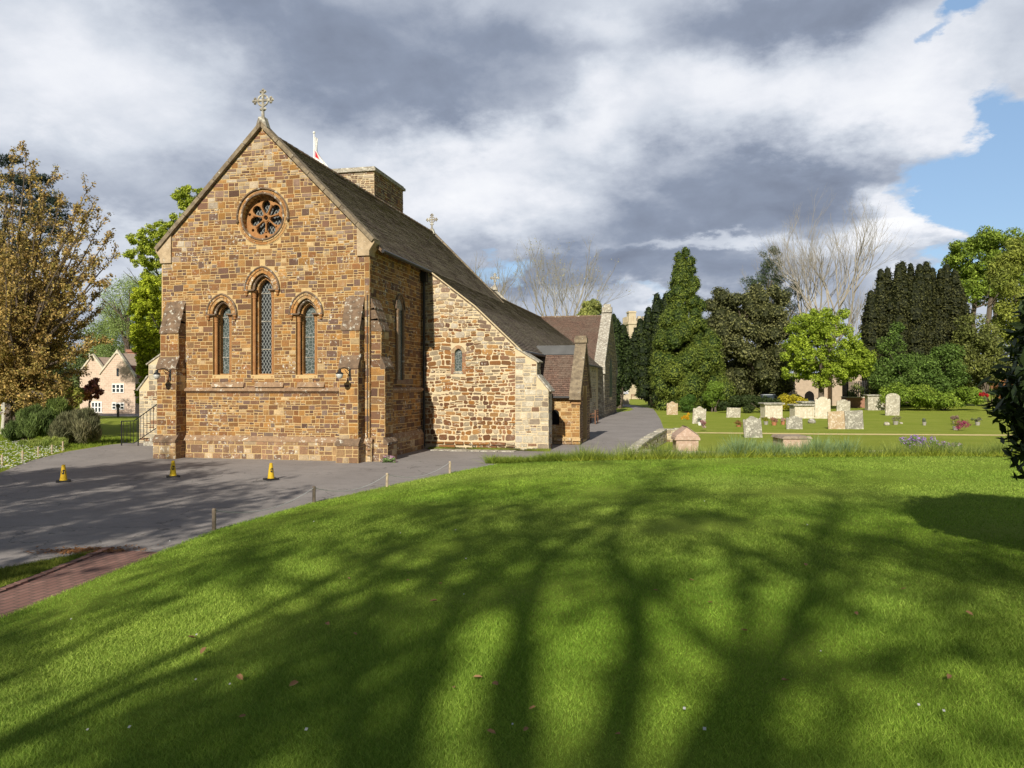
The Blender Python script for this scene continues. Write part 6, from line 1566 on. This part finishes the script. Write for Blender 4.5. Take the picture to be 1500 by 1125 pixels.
g2 = [(hx(112), 0), (hx(150), 0), (hx(150), hzz(548)), (hx(131), hzz(522)), (hx(112), hzz(548))]; m.prism(g2, 'y', YH + .4, YH + 6); m.build('wall', M_HOUSE, house)
m = M()
for (a, b_) in (((198, 553), (172, 516)), ((146, 549), (172, 516)), ((152, 549), (131, 521)), ((110, 549), (131, 521))):
    xa, za, xb, zb = hx(a[0]), hzz(a[1]), hx(b_[0]), hzz(b_[1]); off = 0 if a[0] in (198, 146) else .4; m.prism([(xa, za), (xb, zb), (xb, zb + .22), (xa, za + .22)], 'y', YH - .08 + off, YH + .2 + off)
for (u_, v_) in ((172, 512), (131, 517)): m.tube([(hx(u_), YH, hzz(v_ + 6)), (hx(u_), YH, hzz(v_))], [.16, .05], 6)
m.build('gable_coping', G4, house)
M_HROOF = plain('dark_red_roof', (.16, .075, .055), .9, .1, .25, 6)
m = M(); m.prism([(hx(199.5), hzz(553.5)), (hx(172), hzz(517.5)), (hx(147), hzz(549))], 'y', YH + .25, YH + 6.2); m.prism([(hx(151), hzz(549)), (hx(131), hzz(523)), (hx(111), hzz(549))], 'y', YH + .65, YH + 6.2)
m.prism([(YH + 3, hzz(552)), (YH + 7, hzz(527)), (YH + 11, hzz(552))], 'x', hx(120), hx(215)); m.build('roof', M_HROOF, house)
m = M(); m.box(hx(157), hx(168), YH + 2.5, YH + 3.6, hzz(545), hzz(514)); m.box(hx(156), hx(169), YH + 2.4, YH + 3.7, hzz(514), hzz(510)); m.build('chimney', M_TOMBBRK, house)
m = M(); m.box(hx(186), hx(196), YH + 8, YH + 9, hzz(535), hzz(508)); m.build('chimney', M_TOMBBRK, house)
window_(house, hx(164.5), hx(182), YH - .02, hzz(575.5), hzz(562)); window_(house, hx(164.5), hx(182.5), YH - .02, hzz(600), hzz(589.5)); window_(house, hx(130), hx(149), YH + .35, hzz(605), hzz(588.5), 4)
m = M(); m.box(hx(171), hx(174), YH - .03, YH + .02, hzz(551), hzz(539.5)); m.build('slit_window', M_GLASSD, house)
p = gp(173, 611); m = M(); m.tube([(0, 0, 0), (0, 0, .95)], .09, 8); m.box(-.14, .14, -.06, .06, .75, 1.0); tag(m.build('marker_post', M_WOODD, None, local=True, loc=p), 'short grey marker post on the grass before the gabled house', 'post')
# battlemented tower far away
D = 135; p = pd(932, D); t = thing('battlemented_tower', p, 'far pale stone tower with battlements between the two dark yews', 'tower', rz=.35); k = D / F; W2 = 16 * k; zt = hz(472, D)
M_PALET = f_brick((.62, .53, .38), (.54, .45, .32), (.66, .58, .44), .8, .35); M_PALET = material('pale_tower_stone', M_PALET, .9, .1)
m = M(); m.box(-W2, W2, -W2, W2, 0, zt); m.build('tower_wall', M_PALET, t, local=True)
m = M()
for i in range(5):
    a = -W2 + i * 2 * W2 / 4.6
    for y in (-W2, W2 - .5): m.box(a, a + W2 * .26, y, y + .5, zt, zt + .9)
    for x in (-W2, W2 - .5): m.box(x + .002, x + .498, a + .002, a + W2 * .26, zt, zt + .9)
m.box(-W2 - .15, W2 + .15, -W2 - .15, W2 + .15, zt - .5, zt - .2); m.build('battlements', M_PALET, t, local=True)
m = M(); m.box(-W2 * .95, -W2 * .30, -W2 * .9, -W2 * .2, zt - .2, hz(457, D)); m.box(-W2 * 1.0, -W2 * .25, -W2 * .95, -W2 * .15, hz(459.5, D), hz(458, D)); m.build('stair_turret', M_PALET, t, local=True)
m = M(); m.box(-W2 * .55, -W2 * .25, -W2 - .05, -W2 + .1, hz(500, D), hz(481, D)); m.box(W2 * .25, W2 * .55, -W2 - .05, -W2 + .1, hz(500, D), hz(481, D)); m.build_split('belfry_window', M_DARK, t) if False else m.build('belfry_window', M_DARK, t, local=True)
# house at the end of the path
D = 150; YE_ = pd(925, D).y; hs = thing('far_house', (xat(925, YE_), YE_, 0), 'small cream house with white windows at the far end of the path', 'house'); ex = lambda u: xat(u, YE_); ez = lambda v: hz(v, D)
M_CREAM = plain('cream_render', (.62, .52, .34), .9, .1, .1); m = M(); m.box(ex(898), ex(960), YE_, YE_ + 8, 0, ez(536)); m.build('wall', M_CREAM, hs)
m = M(); m.prism([(YE_ - .4, ez(537)), (YE_ + 4, ez(524)), (YE_ + 8.4, ez(537))], 'x', ex(896), ex(962)); m.build('roof', M_HROOF, hs)
window_(hs, ex(917), ex(930), YE_ - .02, ez(563), ez(552), 3); window_(hs, ex(938), ex(946), YE_ - .02, ez(563), ez(552), 2)
# stone pier with a notice board
D = 98; p = pd(916.5, D); t = thing('stone_pier', p, 'stone gate pier with a white notice board at the bend of the path', 'gate pier', rz=A); k = D / F
m = M(); m.box(-4.8 * k, 4.8 * k, -.3, .3, 0, hz(569, D)); m.build('pier', M_PALET, t, local=True); m = M(); m.prism([(-5.2 * k, hz(569, D)), (5.2 * k, hz(569, D)), (0, hz(565.5, D))], 'y', -.38, .38); m.build('pier_cap', G1, t, local=True)
m = M(); m.box(-3.5 * k, 3.5 * k, -.36, -.31, hz(577, D), hz(570.5, D)); b_ = m.build('notice_board', M_WHITEP, t, local=True)
m = M()
for i in range(3): z = hz(572.2 + i * 1.9, D); m.box(-2.9 * k, 2.9 * k, -.37, -.362, z - .06, z)
m.build('blue_lettering', plain('blue_ink', (.05, .08, .22), .6), t, local=True)
low_wall([(pd(895, 90).x - 1, pd(895, 90).y), (pd(908, 92).x, pd(908, 92).y)], .7, .35, 'short stretch of low wall left of the stone gate pier', 303)
# peach building behind the bright tree
D = 92; YB = pd(1240, D).y; hb = thing('peach_building', (xat(1240, YB), YB, 0), 'peach-coloured building with dark arched opening behind the yellow-green tree', 'building'); bx = lambda u: xat(u, YB); bz = lambda v: EYE + (562.5 - v) * (-SA * xat(1240, YB) + CA * YB) / F
M_PEACH = plain('peach_render', (.44, .35, .26), .9, .1, .12); m = M(); m.box(bx(1168), bx(1206), YB + 2, YB + 9, 0, bz(552)); m.box(bx(1219), bx(1262), YB, YB + 9, 0, bz(535)); m.box(bx(1206), bx(1219), YB + 3, YB + 9, 0, bz(545)); m.build('wall', M_PEACH, hb)
m = M(); m.prism([(YB - .5, bz(536)), (YB + 4.5, bz(527)), (YB + 9.5, bz(536))], 'x', bx(1160), bx(1266)); m.build('roof', M_HROOF, hb)
m = M(); m.prism(arch((bx(1184) + bx(1195)) / 2, 1.1, .55, .2, 6, .01), 'y', YB + 1.95, YB + 2.1); m.build('arched_opening', M_DARK, hb); m = M(); m.box(bx(1234), bx(1243), YB - .04, YB + .05, .3, bz(558)); m.build('doorway', M_DARK, hb)
# cars
def car(u, D, paint, label, rz):
    t = thing('parked_car', pd(u, D), label, 'car', 'cars parked behind the trees', rz)
    body = [(-2.1, .32), (-2.15, .62), (-2.0, .84), (-1.2, .92), (1.05, .92), (1.9, .80), (2.12, .62), (2.1, .32), (1.72, .30), (1.62, .55), (1.35, .66), (1.08, .55), (.98, .30), (-.95, .30), (-1.05, .55), (-1.32, .66), (-1.6, .55), (-1.7, .30)]
    m = M(); m.prism(body, 'y', -.85, .85); o = m.build('body', paint, t, local=True); bv = o.modifiers.new('b', 'BEVEL'); bv.width = .05; bv.segments = 3; bv.limit_method = 'ANGLE'
    m = M(); a, b_ = [(-1.5, .9), (-.95, 1.38), (.35, 1.42), (1.15, .9)], .72; m.add([(x, -.8 if z < 1 else -.62, z) for x, z in a] + [(x, .8 if z < 1 else .62, z) for x, z in a], [(0, 1, 2, 3), (7, 6, 5, 4), (0, 4, 5, 1), (1, 5, 6, 2), (2, 6, 7, 3), (3, 7, 4, 0)]); m.build('cabin_glass', M_GLASSD, t, local=True)
    m = M(); m.prism([(-1.05, 1.36), (.45, 1.39), (.3, 1.46), (-.85, 1.45)], 'y', -.63, .63); m.build('roof', paint, t, local=True)
    for sx in (-1.33, 1.35):
        for sy in (-1, 1):
            w = bpy.data.objects.new('wheel', None); COL.objects.link(w); w.parent = t; m = M(); c0, c1 = (sx, sy * .66, .32), (sx, sy * .87, .32); m.tube([c0, c1], .32, 18); m.build('tyre', M_RUB, w, local=True); m = M(); m.tube([(sx, sy * .8, .32), (sx, sy * .885, .32)], .2, 10); m.build('rim', M_LEAD, w, local=True)
    for sy in (-1, 1): m = M(); m.box(2.02, 2.14, sy * .62 - .14, sy * .62 + .14, .6, .72); m.build('headlight', M_OPAL, t, local=True)
M_SILVER = material('silver_car_paint', lambda g, p: (.50, .54, .60), .3, .5); M_SILVER.node_tree.nodes['Principled BSDF'].inputs['Metallic'].default_value = .3
car(1163, 84, M_SILVER, 'silver car parked behind the yellow bush, its front wheel showing', A)
car(1128, 86, M_SILVER, 'pale blue-silver car half hidden under the dark evergreen', A)
car(1497 - 250, 140, M_SILVER, 'silver car far back behind the bright tree', .3) if False else None
